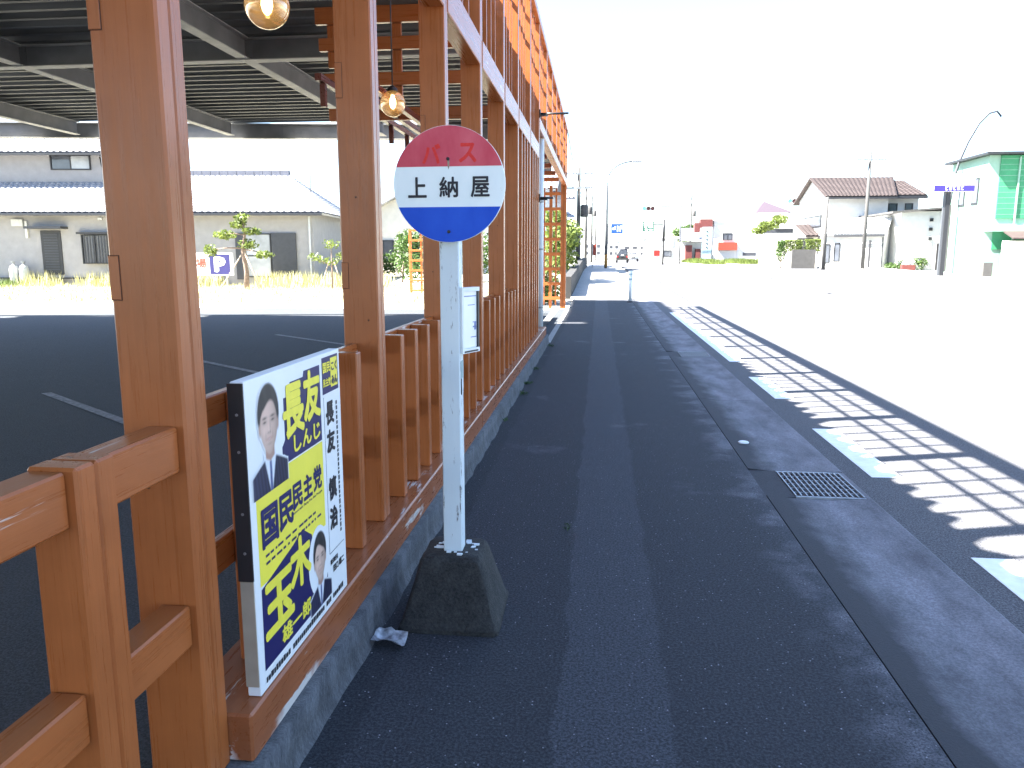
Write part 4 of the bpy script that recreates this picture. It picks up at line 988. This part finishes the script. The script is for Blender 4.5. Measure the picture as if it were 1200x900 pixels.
bm.faces.new(prev[::-1]); M['wall_dark'] = concrete('dark_block_wall', (.035, .033, .032), (.018, .018, .017)); obj('wall_body', bm, 'wall_dark', dw)
def utility_pole(x, y, hgt, label, arms=2, r=.16):
    z = zr(y); g = thing('utility_pole', label, 'utility pole', (x, y, z), 'utility poles along the street')
    tube_obj('shaft', [(x, y, z - .2), (x, y, z + hgt)], [r, r * .62], 'utility', g, 10)
    for k in range(arms):
        zz = z + hgt - .5 - k * .9; box('cross_arm', x - .9, x + .9, y - .19 - .0, y - .11, zz, zz + .1, 'zinc', g)
        for q in (-.8, -.4, .4, .8):
            bm = bmesh.new(); lathe(bm, [(.05, 0), (.065, .05), (.03, .12)], 8, Matrix.Translation((x + q, y - .15, zz + .1))); obj('insulator', bm, 'wall_white', g)
    if arms > 1:
        bm = bmesh.new(); lathe(bm, [(.22, 0), (.25, .05), (.25, .7), (.2, .78)], 12, Matrix.Translation((x + .38, y - .1, z + hgt - 3.2))); obj('transformer', bm, 'utility', g, True)
    return (x, y, z + hgt - .4)
p1 = utility_pole(-1.45, 52, 6.6, 'nearest utility pole on the left, above the hedge tree')
p2 = utility_pole(-1.5, 82, 8.3, 'second utility pole on the left, taller and thinner', 2)
p3 = utility_pole(-1.2, 110, 9.5, 'third utility pole on the left, faint in the distance', 2)
p4 = utility_pole(-.9, 150, 10, 'farthest utility pole on the left side of the street', 1)
def wire(p, q, sag, label, r=.012):
    pts = [Vector(p).lerp(Vector(q), k / 14) - Vector((0, 0, sag * 4 * (k / 14) * (1 - k / 14))) for k in range(15)]
    o = tube_obj('overhead_wire', pts, r, 'wire', None, 5); tag(o, label, 'wire', 'overhead wires')
wire((-.97, 22.4, 5.02), p1, .5, 'cable dropping from the end of the timber screen to the nearest left pole', .014)
wire(p1, p2, .4, 'wire between the first two utility poles on the left'); wire(p2, p3, .5, 'wire between the second and third utility poles on the left')
wire(p3, p4, .5, 'wire between the third and farthest utility poles on the left')
wire((p1[0], p1[1], p1[2] - .9), (p2[0], p2[1], p2[2] - .9), .4, 'lower wire between the first two utility poles on the left')
frame((-6.2, 46, .5), 0)
h = thing('roadside_house', 'white house with grey eaves half hidden behind the end pillar', 'house')
box('wall', -5, 3.0, 0, 9, -.6, 5.0, 'wall_white', h); tile_roof(h, (-5.7, -.7, 4.8), (3.7, -.7, 4.8), (-5.7, 4.5, 6.6), (3.7, 4.5, 6.6), 'tile_grey'); tile_roof(h, (3.7, 9.7, 4.8), (-5.7, 9.7, 4.8), (3.7, 4.52, 6.6), (-5.7, 4.52, 6.6), 'tile_grey')
tile_roof(h, (3.02, -.7, 2.9), (3.02, 9.7, 2.9), (3.0, -.7, 2.95), (3.0, 9.7, 2.95), 'tile_grey', name='side_eave') if 0 else box('side_eave', 3.0, 3.9, -.4, 9.4, 2.9, 3.05, 'frame_dark', h)
window(h, .6, 2.4, 3.4, 4.4, -.03, 2); window(h, .6, 2.4, .9, 2.0, -.03, 2)
world()
frame((-8, 66, .65), 0)
h = thing('distant_left_house', 'distant pale house beyond the nearest left utility pole', 'house')
box('wall', -4, 5.0, 0, 9, -.6, 4.4, 'wall_cream', h); tile_roof(h, (-4.6, -.7, 4.2), (5.7, -.7, 4.2), (-4.6, 4.5, 6.2), (5.7, 4.5, 6.2), 'tile_grey'); window(h, 2.6, 4.4, 1.0, 2.1, -.03, 2)
world()
# roadside stuff far left : a small red pylon sign and sheds
for k, (x, y, w_, hh, mt_, lab) in enumerate(((-4.0, 95, 3.0, 3.4, 'wall_white', 'small white roadside shed beyond the garden wall'), (-5.0, 125, 4.5, 5.0, 'wall_cream', 'cream two storey building far down the left side'), (-6.0, 170, 6.0, 6.5, 'wall_white', 'far white block closing the left side of the street'))):
    g = thing('roadside_building', lab, 'building', (x, y, .65)); box('wall', x - w_, x + w_ * .5, y, y + 8, .4, .65 + hh, mt_, g); box('roof', x - w_ - .3, x + w_ * .5 + .3, y - .3, y + 8.3, .655 + hh, .9 + hh, 'tile_grey', g)
    for q in range(2): window(g, x - w_ * .6 + q * w_ * .6, x - w_ * .25 + q * w_ * .6, 1.6, 2.7, y - .02, 1)
sg = thing('red_banner', 'small red vertical banner beside the left pavement', 'banner', (-.55, 58, zr(58)))
tube_obj('pole', [(-.55, 58, zr(58)), (-.55, 58, zr(58) + 1.9)], .03, 'zinc', sg, 6); box('cloth', -.52, -.27, 57.98, 58.0, zr(58) + .9, zr(58) + 1.7, 'red_sign', sg)

# street lamp, traffic signs and signals
sx_, sy_ = .42, 55.0; z = zr(55)
st = thing('street_lamp', 'tall pale street lamp with curved arm over the left lane', 'street lamp', (sx_, sy_, z))
pts = [(sx_, sy_, z - .1), (sx_, sy_, z + 3), (sx_, sy_, z + 5.6), (sx_ + .05, sy_, z + 6.1)]
for k in range(1, 9):
    a = k / 8 * math.pi / 2; pts.append((sx_ + 1.9 * (1 - math.cos(a)) * .9 + .05, sy_, z + 6.1 + 1.15 * math.sin(a)))
tube_obj('shaft', pts, [.10, .09, .075, .07] + [.05] * 8, 'lamp_post', st, 10)
box('lamp_head', pts[-1][0] - .1, pts[-1][0] + .55, sy_ - .15, sy_ + .15, pts[-1][2] - .08, pts[-1][2] + .06, 'zinc', st, .03)
bm = bmesh.new(); lathe(bm, [(.115, .1), (.115, .95)], 12, Matrix.Translation((sx_, sy_, z))); obj('amber_sleeve', bm, 'yellow_tape', st, True)
def road_sign(name, label, px_, y, z0, w_, h_, mt_, post_x, marks):
    g = thing(name, label, 'road sign', (post_x, y, zr(y)))
    tube_obj('post', [(post_x, y + .1, zr(y) - .1), (post_x, y + .1, z0 + h_)], .09, 'utility' if name == 'green_guide_sign' else 'lamp_post', g, 8)
    tube_obj('sign_arm', [(post_x, y + .1, z0 + h_ * .7), (px_ + (w_ if post_x < px_ else 0) * .5, y + .1, z0 + h_ * .7)], .05, 'lamp_post', g, 8)
    p = box('panel', px_, px_ + w_, y - .02, y + .02, z0, z0 + h_, mt_, g)
    for (a, b_, c, d) in marks: box('sign_mark', px_ + a * w_, px_ + b_ * w_, y - .028, y - .0205, z0 + c * h_, z0 + d * h_, 'paper', p)
road_sign('blue_guide_sign', 'blue direction sign with white route arrows beside the street lamp', 1.1, 80, 3.75, 1.15, .95, 'sign_blue', .70,
    [(.12, .20, .38, .62), (.20, .36, .40, .50), (.30, .36, .50, .78), (.50, .60, .18, .80), (.74, .82, .18, .80), (.82, .95, .68, .80), (.87, .95, .45, .68)])
road_sign('green_guide_sign', 'green road sign on a dark mast over the road', 4.25, 80, 3.95, 1.1, .95, 'sign_green', 6.35, [(.1, .9, .56, .90), (.14, .36, .36, .50), (.5, .9, .38, .5), (.2, .45, .1, .26), (.55, .9, .12, .24)])
tube_obj('mast_band', [(6.35, 79.99, 3.0), (6.35, 79.99, 5.1)], .13, 'black_metal', [o for o in bpy.data.objects if o.name.startswith('green_guide_sign')][0], 8)
def signal(x, y, z0, label, mast_x):
    g = thing('traffic_signal', label, 'traffic signal', (mast_x, y, zr(y)), 'traffic signals over the crossing')
    tube_obj('mast', [(mast_x, y + .2, zr(y) - .1), (mast_x, y + .2, z0 + .4)], .09, 'lamp_post', g, 8)
    tube_obj('signal_arm', [(mast_x, y + .2, z0 + .25), (x, y + .2, z0 + .2)], .05, 'lamp_post', g, 8)
    bm = bmesh.new(); bbox(bm, x - .68, x + .68, y, y + .16, z0 - .22, z0 + .22); obj('signal_housing', bm, 'wall_white', g)
    for k, mt_ in enumerate(('lens_green', 'lens_off', 'lens_off')):
        mm = face_frame((x - .44 + k * .44, y - .002, z0), (1, 0, 0), (0, 0, 1)); bm = bmesh.new(); lathe(bm, [(.19, 0), (.19, .02), (.10, .045)], 16, mm); ln = obj('lens', bm, mt_, g, False)
        bm = bmesh.new(); n = 12; prev = None
        for q in range(n + 1):
            a = math.pi * q / n; r = [bm.verts.new(mm @ Vector((.20 * math.cos(a), .20 * math.sin(a), w_))) for w_ in (0, .22)]
            if prev: bm.faces.new((prev[0], prev[1], r[1], r[0]))
            prev = r
        obj('visor', bm, 'black_metal' if k else 'pale_cyan', ln)
signal(5.05, 85, 6.5, 'left traffic signal hanging over the road, green lens lit', 8.5)
signal(19.8, 84, 7.1, 'right traffic signal in front of the brown roofed house', 22.2)

# ------------------------------------------------------------------ cars
def car(x, y, ang, mt_, label, kind):
    frame((x, y, zr(y)), ang)
    g = thing('car', label, 'car', (0, 0, 0), 'cars on the road')
    if kind == 'box':   # tall boxy wagon, rear towards -y
        L_, wd_, prof = 3.4, .74, [(0, .35), (0, .85), (.05, 1.0), (.18, 1.66), (.35, 1.74), (2.0, 1.74), (2.3, 1.62), (2.75, 1.02), (3.35, .88), (3.4, .35)]
    else:
        L_, wd_, prof = 4.2, .84, [(0, .32), (0, .78), (.15, .92), (.75, .96), (1.35, 1.40), (1.7, 1.46), (2.6, 1.45), (3.0, 1.36), (3.55, .98), (4.1, .90), (4.2, .7), (4.2, .32)]
    bm = bmesh.new(); ws = []
    for sx in (-1, 1):
        ws.append([bm.verts.new((sx * wd_ * (1 - .16 * max(0, (z - .95)) / .7), yy, z)) for yy, z in prof])
    n = len(prof); bm.faces.new(ws[0]); bm.faces.new(ws[1][::-1])
    for k in range(n): bm.faces.new((ws[0][k], ws[0][(k + 1) % n], ws[1][(k + 1) % n], ws[1][k]))
    bmesh.ops.bevel(bm, geom=bm.edges[:], offset=.035, segments=2, affect='EDGES'); obj('body', bm, mt_, g, True)
    for sx in (-1, 1):
        for yy in (.62, L_ - .72):
            mm = Matrix.Translation((sx * (wd_ - .06), yy, .31)) @ Matrix.Rotation(math.pi / 2, 4, 'Y'); bm = bmesh.new(); lathe(bm, [(.22, -.10), (.31, -.09), (.31, .09), (.22, .10)], 18, mm); wl = obj('wheel', bm, 'rubber', g, True)
            bm = bmesh.new(); lathe(bm, [(.19, -.105), (.19, .105)], 14, mm); obj('rim', bm, 'zinc', wl)
    if kind == 'box':
        bm = bmesh.new(); A = [(-.56, .065, 1.06), (.56, .065, 1.06), (.50, .165, 1.58), (-.50, .165, 1.58)]; bm.faces.new([bm.verts.new((a, b_ - .01, c)) for a, b_, c in A]); r_ = bmesh.ops.solidify(bm, geom=bm.faces[:], thickness=.02); obj('rear_window', bm, 'glass', g)
        box('number_plate', -.17, .17, -.02, .01, .88, 1.02, 'paper', g)
        box('bumper', -.70, .70, -.06, .08, .36, .52, 'rubber', g, .02)
        for sx in (-1, 1): box('tail_light', sx * .6 - .08, sx * .6 + .08, -.02, .02, .66, .86, 'tail', g)
    else:
        bm = bmesh.new(); A = [(-.66, 1.0, 0), (.66, 1.0, 0)]
        q = [(-.68, .83, 1.01), (.68, .83, 1.01), (.60, 1.30, 1.36), (-.60, 1.30, 1.36)]; bm.faces.new([bm.verts.new((a, b_ - .01, c + .012)) for a, b_, c in q]); bmesh.ops.solidify(bm, geom=bm.faces[:], thickness=.02); obj('windscreen', bm, 'glass', g)
        for sx in (-1, 1):
            box('headlight', sx * .58 - .15, sx * .58 + .15, -.015, .02, .62, .76, 'curtain', g); box('wing_mirror', sx * .92 - .08, sx * .92 + .08, 1.0, 1.1, .95, 1.07, mt_, g)
        box('grille', -.32, .32, -.015, .01, .5, .72, 'rubber', g); box('bumper', -.78, .78, -.05, .06, .30, .44, 'rubber', g, .02)
    world()
car(2.85, 100, 0, 'car_black', 'black boxy car driving away in the left lane', 'box')
car(7.0, 106, rad(0), 'car_white', 'white oncoming car in front of the dark signal mast', 'sedan')
car(5.4, 128, rad(0), 'car_white', 'farther white oncoming car behind the black car', 'sedan')

# ------------------------------------------------------------------ right side buildings
# green building with lean-to
frame((20.6, 45.0, .6), rad(0))
h = thing('green_building', 'two storey green fronted building with white side wall at the right edge', 'building')
bm = bmesh.new(); bbox(bm, 0, 13, .02, 4.4, -.6, 6.2); obj('wall', bm, 'trim_mint', h)
box('green_front', .55, 13, -.05, .018, 2.9, 6.18, 'wall_green', h); box('ledge', .05, 13, -.3, .017, 2.2, 2.55, 'trim_mint', h); box('green_band', .5, 13, -.03, .0175, 1.25, 2.18, 'wall_green', h)
flat_roof(h, [(-.35, -.5, 6.21), (13.3, -.5, 6.21), (13.3, 4.7, 6.21), (-.35, 4.7, 6.21)], 'frame_dark', .12)
for k in range(11): box('siding_joint', .552, 12.9, -.056, -.051, 3.1 + k * .29, 3.115 + k * .29, 'trim_mint', h)
window(h, 2.35, 4.0, 3.95, 5.35, -.07, 2); box('downpipe', 1.45, 1.53, -.13, -.06, 1.3, 6.1, 'trim_mint', h)
for y0, z0 in ((.9, 3.7), (2.5, 3.7)):
    bm = bmesh.new(); bbox(bm, -.04, .0, y0, y0 + .75, z0, z0 + 1.45); w = obj('window', bm, 'frame_dark', h); box('pane', -.055, -.041, y0 + .08, y0 + .67, z0 + .1, z0 + 1.35, 'glass', w)
lt = flat_roof(h, [(.3, -2.6, 1.75), (13, -2.6, 1.75), (13, -.31, 2.15), (.9, -.31, 2.15)], 'awning', .07, 'lean_to_roof')
for x in (2.6, 6.5): box('lean_to_post', x, x + .12, -2.5, -2.38, -.6, 1.74, 'frame_dark', h)
box('lean_to_wall', .6, 13, -1.0, -.9, -.6, 1.7, 'wall_white', h); box('counter', 2.2, 13, -2.2, -1.6, -.6, .18, 'wall_cream', h); box('stone_pier', -.2, .25, -.9, -.45, -.6, .55, 'utility', h)
box('notice', 3.6, 5.4, -1.03, -1.005, .9, 1.45, 'pale_cyan', h)
world()
frame((19.5, 53.2, .62), 0)
h = thing('white_storehouse', 'white flat building with black iron gate between shed and green building', 'building')
box('wall', .0, 5.2, .5, 8, -.6, 3.75, 'wall_white', h); flat_roof(h, [(-.7, .1, 3.62), (5.3, .1, 4.1), (5.3, 8.3, 4.1), (-.7, 8.3, 3.62)], 'utility', .12)
gt = box('iron_gate', 2.3, 3.4, .38, .44, -.5, 1.7, 'black_metal', h)
for k in range(8): box('gate_bar', 2.34 + k * .135, 2.37 + k * .135, .33, .379, -.45, 1.65 + .14 * math.sin(math.pi * k / 7), 'black_metal', gt)
box('wall_recess', .75, 2.0, .44, .499, -.35, 1.6, 'frame_alu', h); box('recess_panel', .85, 1.9, .42, .439, .75, 1.5, 'wall_white', h)
for k in range(3): box('wall_bracket', 1.75, 1.95, .4, .499, 1.9 + k * .6, 2.1 + k * .6, 'frame_dark', h)
world()
ss = thing('shop_sign', 'white and violet shop sign board on a tall dark post', 'sign', (16.35, 41, zr(41)))
box('post', 16.95, 17.13, 41.05, 41.25, zr(41) - .1, 5.0, 'frame_dark', ss); box('post_trim', 16.84, 16.945, 41.08, 41.2, zr(41) - .1, 5.0, 'lamp_post', ss)
bd = box('sign_board', 16.25, 18.15, 40.9, 41.04, 4.62, 5.45, 'paper', ss); box('violet_band', 16.26, 18.14, 40.888, 40.899, 4.63, 4.92, 'violet', bd)
bm = bmesh.new()
for k in range(5):
    x = 16.78 + k * .18
    for q in ((0, .13, .20, .23), (.02, .05, .06, .22), (.05, .12, .06, .09), (.09, .12, .09, .19))[: 3 + k % 2]: bbox(bm, x + q[0], x + q[1], 40.878, 40.887, 4.63 + q[2], 4.63 + q[3])
obj('blurred_marks', bm, 'paper', bd)
bm = bmesh.new()
for x, w_ in ((16.9, .16), (17.15, .35), (17.6, .22), (17.95, .05)): bbox(bm, x, x + w_, 40.891, 40.898, 5.1, 5.18)
M['faint'] = mat('faint_print', (.58, .56, .66), .6, .05); obj('faint_marks', bm, 'faint', bd)
bp_ = thing('curved_banner_pole', 'thin dark curved pole rising over the roof beside the green building', 'pole', (20.2, 48, 5.0))
pts = [(20.0 + .05 * k, 48, 4.4 + k * .55) for k in range(4)] + [(20.35, 48, 6.9), (20.7, 48, 7.9), (21.2, 48, 8.9), (21.7, 48, 9.45), (22.1, 48, 9.55), (22.35, 48, 9.25)]
tube_obj('bent_tube', pts, [.08] * 4 + [.075, .07, .065, .06, .06, .055], 'shutter', bp_, 8)
box('pole_bracket', 19.75, 20.3, 47.85, 48.1, 5.6, 5.75, 'utility', bp_); box('pole_stand', 19.95, 20.1, 47.9, 48.1, .6, 4.4, 'utility', bp_)

# brown roofed house
frame((16.5, 60.0, .65), rad(1))
h = thing('brown_roofed_house', 'two storey white house with broad brown roof across the road', 'house')
gable_wall(h, 0, 4.3, 0, 7.5, -.6, 5.35, 6.75, 'wall_white', 'x')
tile_roof(h, (-.35, -.8, 5.1), (4.6, -.8, 5.1), (-.35, 3.75, 6.85), (5.9, 3.75, 6.85), 'tile_brown', .32, .3, .03); tile_roof(h, (5.9, 8.3, 5.1), (-.35, 8.3, 5.1), (5.9, 3.77, 6.85), (-.35, 3.77, 6.85), 'tile_brown', .32, .3, .03)
box('gutter_rail', -.3, 4.6, -.90, -.81, 4.92, 5.04, 'frame_dark', h)
box('wing_wall', 4.31, 6.9, 1.2, 8, -.6, 5.2, 'wall_white', h); tile_roof(h, (4.4, .5, 5.25), (7.2, .5, 5.25), (4.4, 3.7, 6.6), (6.6, 3.7, 6.6), 'tile_brown', .32, .3, .03, 'wing_roof')
box('wing_eave', 4.5, 7.2, .38, .49, 5.0, 5.2, 'frame_dark', h)
box('balcony_shade', .9, 4.3, -.3, -.003, 3.05, 3.4, 'frame_dark', h); window(h, 4.75, 5.4, 3.9, 4.7, 1.17, 1); window(h, 5.95, 6.5, 4.0, 4.7, 1.17, 1)  # balcony_shade is a dark slab standing in for the balcony's shading
tile_roof(h, (4.4, -.9, 2.2), (7.3, -.9, 2.2), (4.4, 1.18, 3.2), (7.3, 1.18, 3.2), 'tile_brown', .32, .3, .03, 'porch_roof'); box('porch_wall', 4.5, 7.1, -.3, 1.19, -.6, 2.3, 'wall_cream', h)
bm = bmesh.new(); bbox(bm, -.06, -.002, 1.0, 5.8, 3.0, 3.9); w = obj('window', bm, 'frame_dark', h); box('pane', -.075, -.061, 1.2, 5.6, 3.1, 3.8, 'glass', w)
box('low_wing', -3.2, -.07, 1.5, 7, -.6, 2.3, 'wall_cream', h); box('low_window', -1.6, -.4, 1.44, 1.498, .9, 2.2, 'frame_dark', h); tile_roof(h, (-1.1, .9, 2.35), (-.08, .9, 2.35), (-1.1, 4, 3.3), (-.08, 4, 3.3), 'tile_brown', .32, .3, .03, 'low_roof')
world()
frame((16.5, 60.0, .65), rad(1))
ac = thing('air_conditioner', 'grey air conditioner unit on the porch wall of the brown roofed house', 'air conditioner', (5.2, -.7, 0)); box('casing', 4.9, 5.7, -.62, -.302, .3, .95, 'gas', ac, .02); box('fan_grille', 5.0, 5.4, -.64, -.621, .38, .88, 'frame_dark', ac)
world()
frame((15.2, 56.0, .63), rad(-30))
h = thing('white_shed', 'low white shed with pale gabled roof in front of the brown roofed house', 'shed')
gable_wall(h, 0, 3.96, 0, 3, -.6, 2.45, 3.35, 'wall_white', 'x'); tile_roof(h, (-.15, -.35, 2.32), (4.1, -.35, 2.32), (-.15, 1.5, 3.45), (4.1, 1.5, 3.45), 'tile_white', .2, .9, .03); tile_roof(h, (4.1, 3.35, 2.32), (-.15, 3.35, 2.32), (4.1, 1.52, 3.45), (-.15, 1.52, 3.45), 'tile_white', .2, .9, .03)
box('eave_board', .9, 4.05, -.45, -.36, 2.14, 2.28, 'frame_dark', h); box('downpipe', 3.86, 3.93, -.08, -.003, -.5, 2.1, 'frame_dark', h); box('plank', 3.1, 3.24, -.3, -.2, -.5, 1.9, 'frame_dark', h)
window(h, .1, .6, .4, 1.7, -.02, 1, 'frame_dark', 'glass'); window(h, .85, 1.25, .5, 1.75, -.02, 1, 'frame_dark', 'glass'); box('base_course', .1, 3.9, -.05, -.003, -.6, -.42, 'utility', h)
world()
utility_pole(12.6, 112, 9.5, 'faint far utility pole behind the white shop building', 2)
utility_pole(16.25, 50.5, 7.1, 'grey utility pole before the white shed, in front of the brown roof', 1, .13)
utility_pole(14.45, 52.5, 4.6, 'short pale pole left of the white shed', 0, .13)
hg = thing('block_wall', 'low concrete block wall below the clipped hedges', 'wall', (14.3, 56.5, .65)); box('wall_body', 13.4, 15.0, 56.5, 56.7, .4, 1.95, 'utility', hg)
def hedge(x0, x1, y, z0, z1, label):
    g = thing('clipped_hedge', label, 'hedge', ((x0 + x1) / 2, y, z0), 'clipped hedges on the block wall')
    bm = bmesh.new()
    for _ in range(900):
        p = Vector((random.uniform(x0, x1), random.uniform(y, y + .8), random.uniform(z0, z1))); f = random.random()
        if f < .4: p.y = y + random.uniform(0, .06)
        elif f < .7: p.z = z1 - random.uniform(0, .06)
        a = Vector((random.gauss(0, 1), random.gauss(0, 1), random.gauss(0, 1))).normalized() * .07; b_ = a.orthogonal().normalized() * .05
        bm.faces.new([bm.verts.new(p + a), bm.verts.new(p + b_), bm.verts.new(p - a), bm.verts.new(p - b_)])
    obj('foliage', bm, 'leaf_yellow', g); tube_obj('stem', [((x0 + x1) / 2, y + .4, z0 - .2), ((x0 + x1) / 2, y + .4, z0 + .3)], .05, 'bark', g, 6)
hedge(13.0, 14.15, 56.75, 1.85, 2.6, 'left clipped hedge on the block wall'); hedge(14.4, 15.6, 56.75, 1.85, 2.65, 'right clipped hedge on the block wall')
shrub('dark rounded shrub at the left end of the clipped hedges', (12.8, 57.2, .65), [(0, 0, 1.2, .4, .4, .7), (0, 0, 1.7, .3, .3, .3)], 'leaf', .09)
shrub('yellow green leaning tree behind the hedges', (14.3, 66.0, .65), [(-.6, 0, 3.3, .9, .6, .4), (.2, 0, 3.8, .7, .6, .4), (-1.4, 0, 2.9, .6, .5, .3)], 'leaf_yellow', .12)
shrub('low bushes at the right foot of the white shed', (19.9, 53.6, .62), [(0, 0, .3, .6, .4, .4), (.9, 0, .4, .5, .4, .45), (-.8, 0, .2, .5, .4, .3)], 'leaf', .09)
pp = thing('flower_planter', 'small red and white flower box by the shed corner', 'planter', (19.0, 50.6, .6)); box('box', 18.6, 19.4, 50.5, 50.8, .58, .95, 'brick_red', pp, .01); bm = bmesh.new(); leaves(bm, (19.0, 50.65, 1.1), (.4, .15, .2), 150, .06); obj('flowers', bm, 'paper', pp)

# far white building with red parts
frame((9.2, 88.0, .68), 0)
h = thing('white_shop_building', 'long white flat roofed shop with red trim and shutter down the road', 'building')
box('wall', 3.2, 12.5, 0, 9, -.7, 4.6, 'wall_white', h); flat_roof(h, [(3.0, -.15, 4.61), (12.7, -.15, 4.61), (12.7, 9.2, 4.61), (3.0, 9.2, 4.61)], 'tile_white', .14)
window(h, 4.15, 5.2, 2.55, 3.3, -.03, 2); window(h, 8.55, 10.0, .15, .85, -.03, 1, 'frame_dark', 'glass')
box('fascia', 3.7, 5.7, -.5, -.003, 1.45, 2.3, 'red_sign', h); sh_ = box('roller_shutter', 3.8, 5.5, -.06, -.003, -.65, 1.4, 'frame_alu', h)
for k in range(9): box('shutter_slat', 3.82, 5.48, -.075, -.061, -.6 + k * .21, -.47 + k * .21, 'gas', sh_)
box('doorway', 5.75, 8.2, -.04, -.003, -.6, 1.45, 'frame_alu', h); box('canopy_window', 6.4, 7.8, -.1, -.041, .85, 1.2, 'shutter', h); box('door_panel', 6.0, 8.1, -.055, -.041, -.55, .8, 'wall_white', h)
box('recess', 8.5, 11.6, -.04, -.003, 3.3, 4.5, 'shutter', h); box('parapet', 9.6, 12.4, -.3, -.045, 3.75, 4.75, 'wall_white', h)
box('upper_storey', 8.4, 11.6, 2.5, 8, 4.76, 5.6, 'wall_white', h)
bm = bmesh.new(); A = [bm.verts.new(p) for p in ((8.0, 2, 5.6), (12.0, 2, 5.6), (12.0, 8.5, 5.6), (8.0, 8.5, 5.6))]; T_ = bm.verts.new((9.4, 5.0, 7.0)); bm.faces.new(A[::-1])
for k in range(4): bm.faces.new((A[k], A[(k + 1) % 4], T_))
obj('hipped_roof', bm, 'tile_purple', h)
box('red_tower', 1.7, 3.0, -.3, 1.2, 3.9, 4.8, 'brick_red', h); box('red_tower_step', 1.1, 1.69, -.3, 1, 3.4, 4.4, 'brick_red', h); box('red_column', .2, .9, -.3, .6, -.7, 2.0, 'brick_red', h); box('red_column', 1.3, 1.8, -.3, .6, -.2, 1.6, 'brick_red', h)
box('left_wing', -.2, 3.19, .61, 7, -.7, 2.4, 'wall_white', h); flat_roof(h, [(-.6, -.6, 2.45), (1.9, -.6, 2.45), (3.1, 7, 4.0), (.4, 7, 4.0)], 'tile_grey', .08, 'wing_roof')
world()
vs_ = thing('vertical_sign', 'tall pale cyan vertical sign board beside the red tower', 'sign', (11.4, 86.5, .68)); box('panel', 11.0, 12.0, 86.4, 86.6, 1.2, 4.6, 'pale_cyan', vs_)
for x in (11.15, 11.75): box('leg', x, x + .14, 86.42, 86.58, .55, 1.199, 'frame_dark', vs_)
for k in range(5): 
    bm = bmesh.new(); bbox(bm, 11.40, 11.56, 86.385, 86.398, 4.05 - k * .42, 4.2 - k * .42); bbox(bm, 11.52, 11.62, 86.385, 86.398, 3.95 - k * .42, 4.02 - k * .42); obj('blurred_mark', bm, 'shutter', vs_)
g = thing('low_shop', 'small white shop with a pink notice left of the red trimmed building', 'building', (7.4, 96, .68)); box('wall', 5.6, 9.3, 96, 103, .4, 3.6, 'wall_white', g); box('roof', 5.3, 9.5, 95.7, 103.3, 3.605, 3.8, 'tile_white', g); box('notice', 6.5, 7.2, 95.94, 95.995, 1.5, 2.2, 'tail', g); window(g, 7.6, 8.6, 1.4, 2.2, 95.97, 1)
# verge and median planting
def verge(name, x0, x1, y0, y1, label):
    structure(box(name, x0, x1, y0, y1, .60, .80, 'kerb'))
    bm = bmesh.new()
    for _ in range(1600):
        x = random.uniform(x0 + .1, x1 - .1); y = random.uniform(y0 + .2, y1 - .2); hh = random.uniform(.15, .55); a = random.uniform(0, math.tau); ww = .05
        bm.faces.new([bm.verts.new((x - ww, y, .8)), bm.verts.new((x + ww, y, .8)), bm.verts.new((x + .2 * math.cos(a), y + .2 * math.sin(a), .8 + hh))])
    o = obj(name + '_weeds', bm, 'leaf_yellow'); o['kind'] = 'stuff'; o['label'] = label; o['category'] = 'weeds'
verge('median_island', 8.9, 10.6, 66, 92, 'yellow green weeds on the traffic island'); verge('roadside_verge', 12.2, 14.4, 70, 82, 'yellow weeds before the white shop building')
shrub('yellow green roadside tree right of the dark signal mast', (10.2, 110, .68), [(0, 0, 2.4, 1.6, 1.2, 1.2), (1.6, 0, 2.0, 1.2, 1.0, .9), (-1.4, 0, 2.6, 1.0, 1.0, .9)], 'leaf_yellow', .18)
shrub('green tree behind the low shop', (12.0, 118, .68), [(0, 0, 4.0, 1.5, 1.2, 1.2), (1.2, 0, 4.6, 1.0, 1.0, .9)], 'leaf', .2)
# distant town closing the street
for k, (x, y, w_, hh, mt_, lab) in enumerate(((3.5, 330, 5, 7, 'wall_white', 'distant pale block straight ahead behind the black car'), (14, 360, 8, 9, 'wall_cream', 'distant wide cream block at the end of the road'), (24, 300, 6, 6, 'wall_white', 'distant low white block right of the road end'), (-4, 300, 5, 8, 'wall_white', 'distant white block left of the road end'))):
    g = thing('distant_building', lab, 'building', (x, y, .65)); box('wall', x - w_, x + w_, y, y + 12, .3, .65 + hh, mt_, g); box('roof', x - w_ - .3, x + w_ + .3, y - .3, y + 12.3, .655 + hh, 1.0 + hh, 'tile_grey', g)
    for q in range(4):
        for r in range(2): box('window', x - w_ * .8 + q * w_ * .45, x - w_ * .55 + q * w_ * .45, y - .05, y - .003, 2.0 + r * 2.6, 3.2 + r * 2.6, 'shutter', g)
wire((40, 30, 11.0), (2.5, 110, 10.5), .8, 'faint overhead wire crossing the sky on the right', .02)
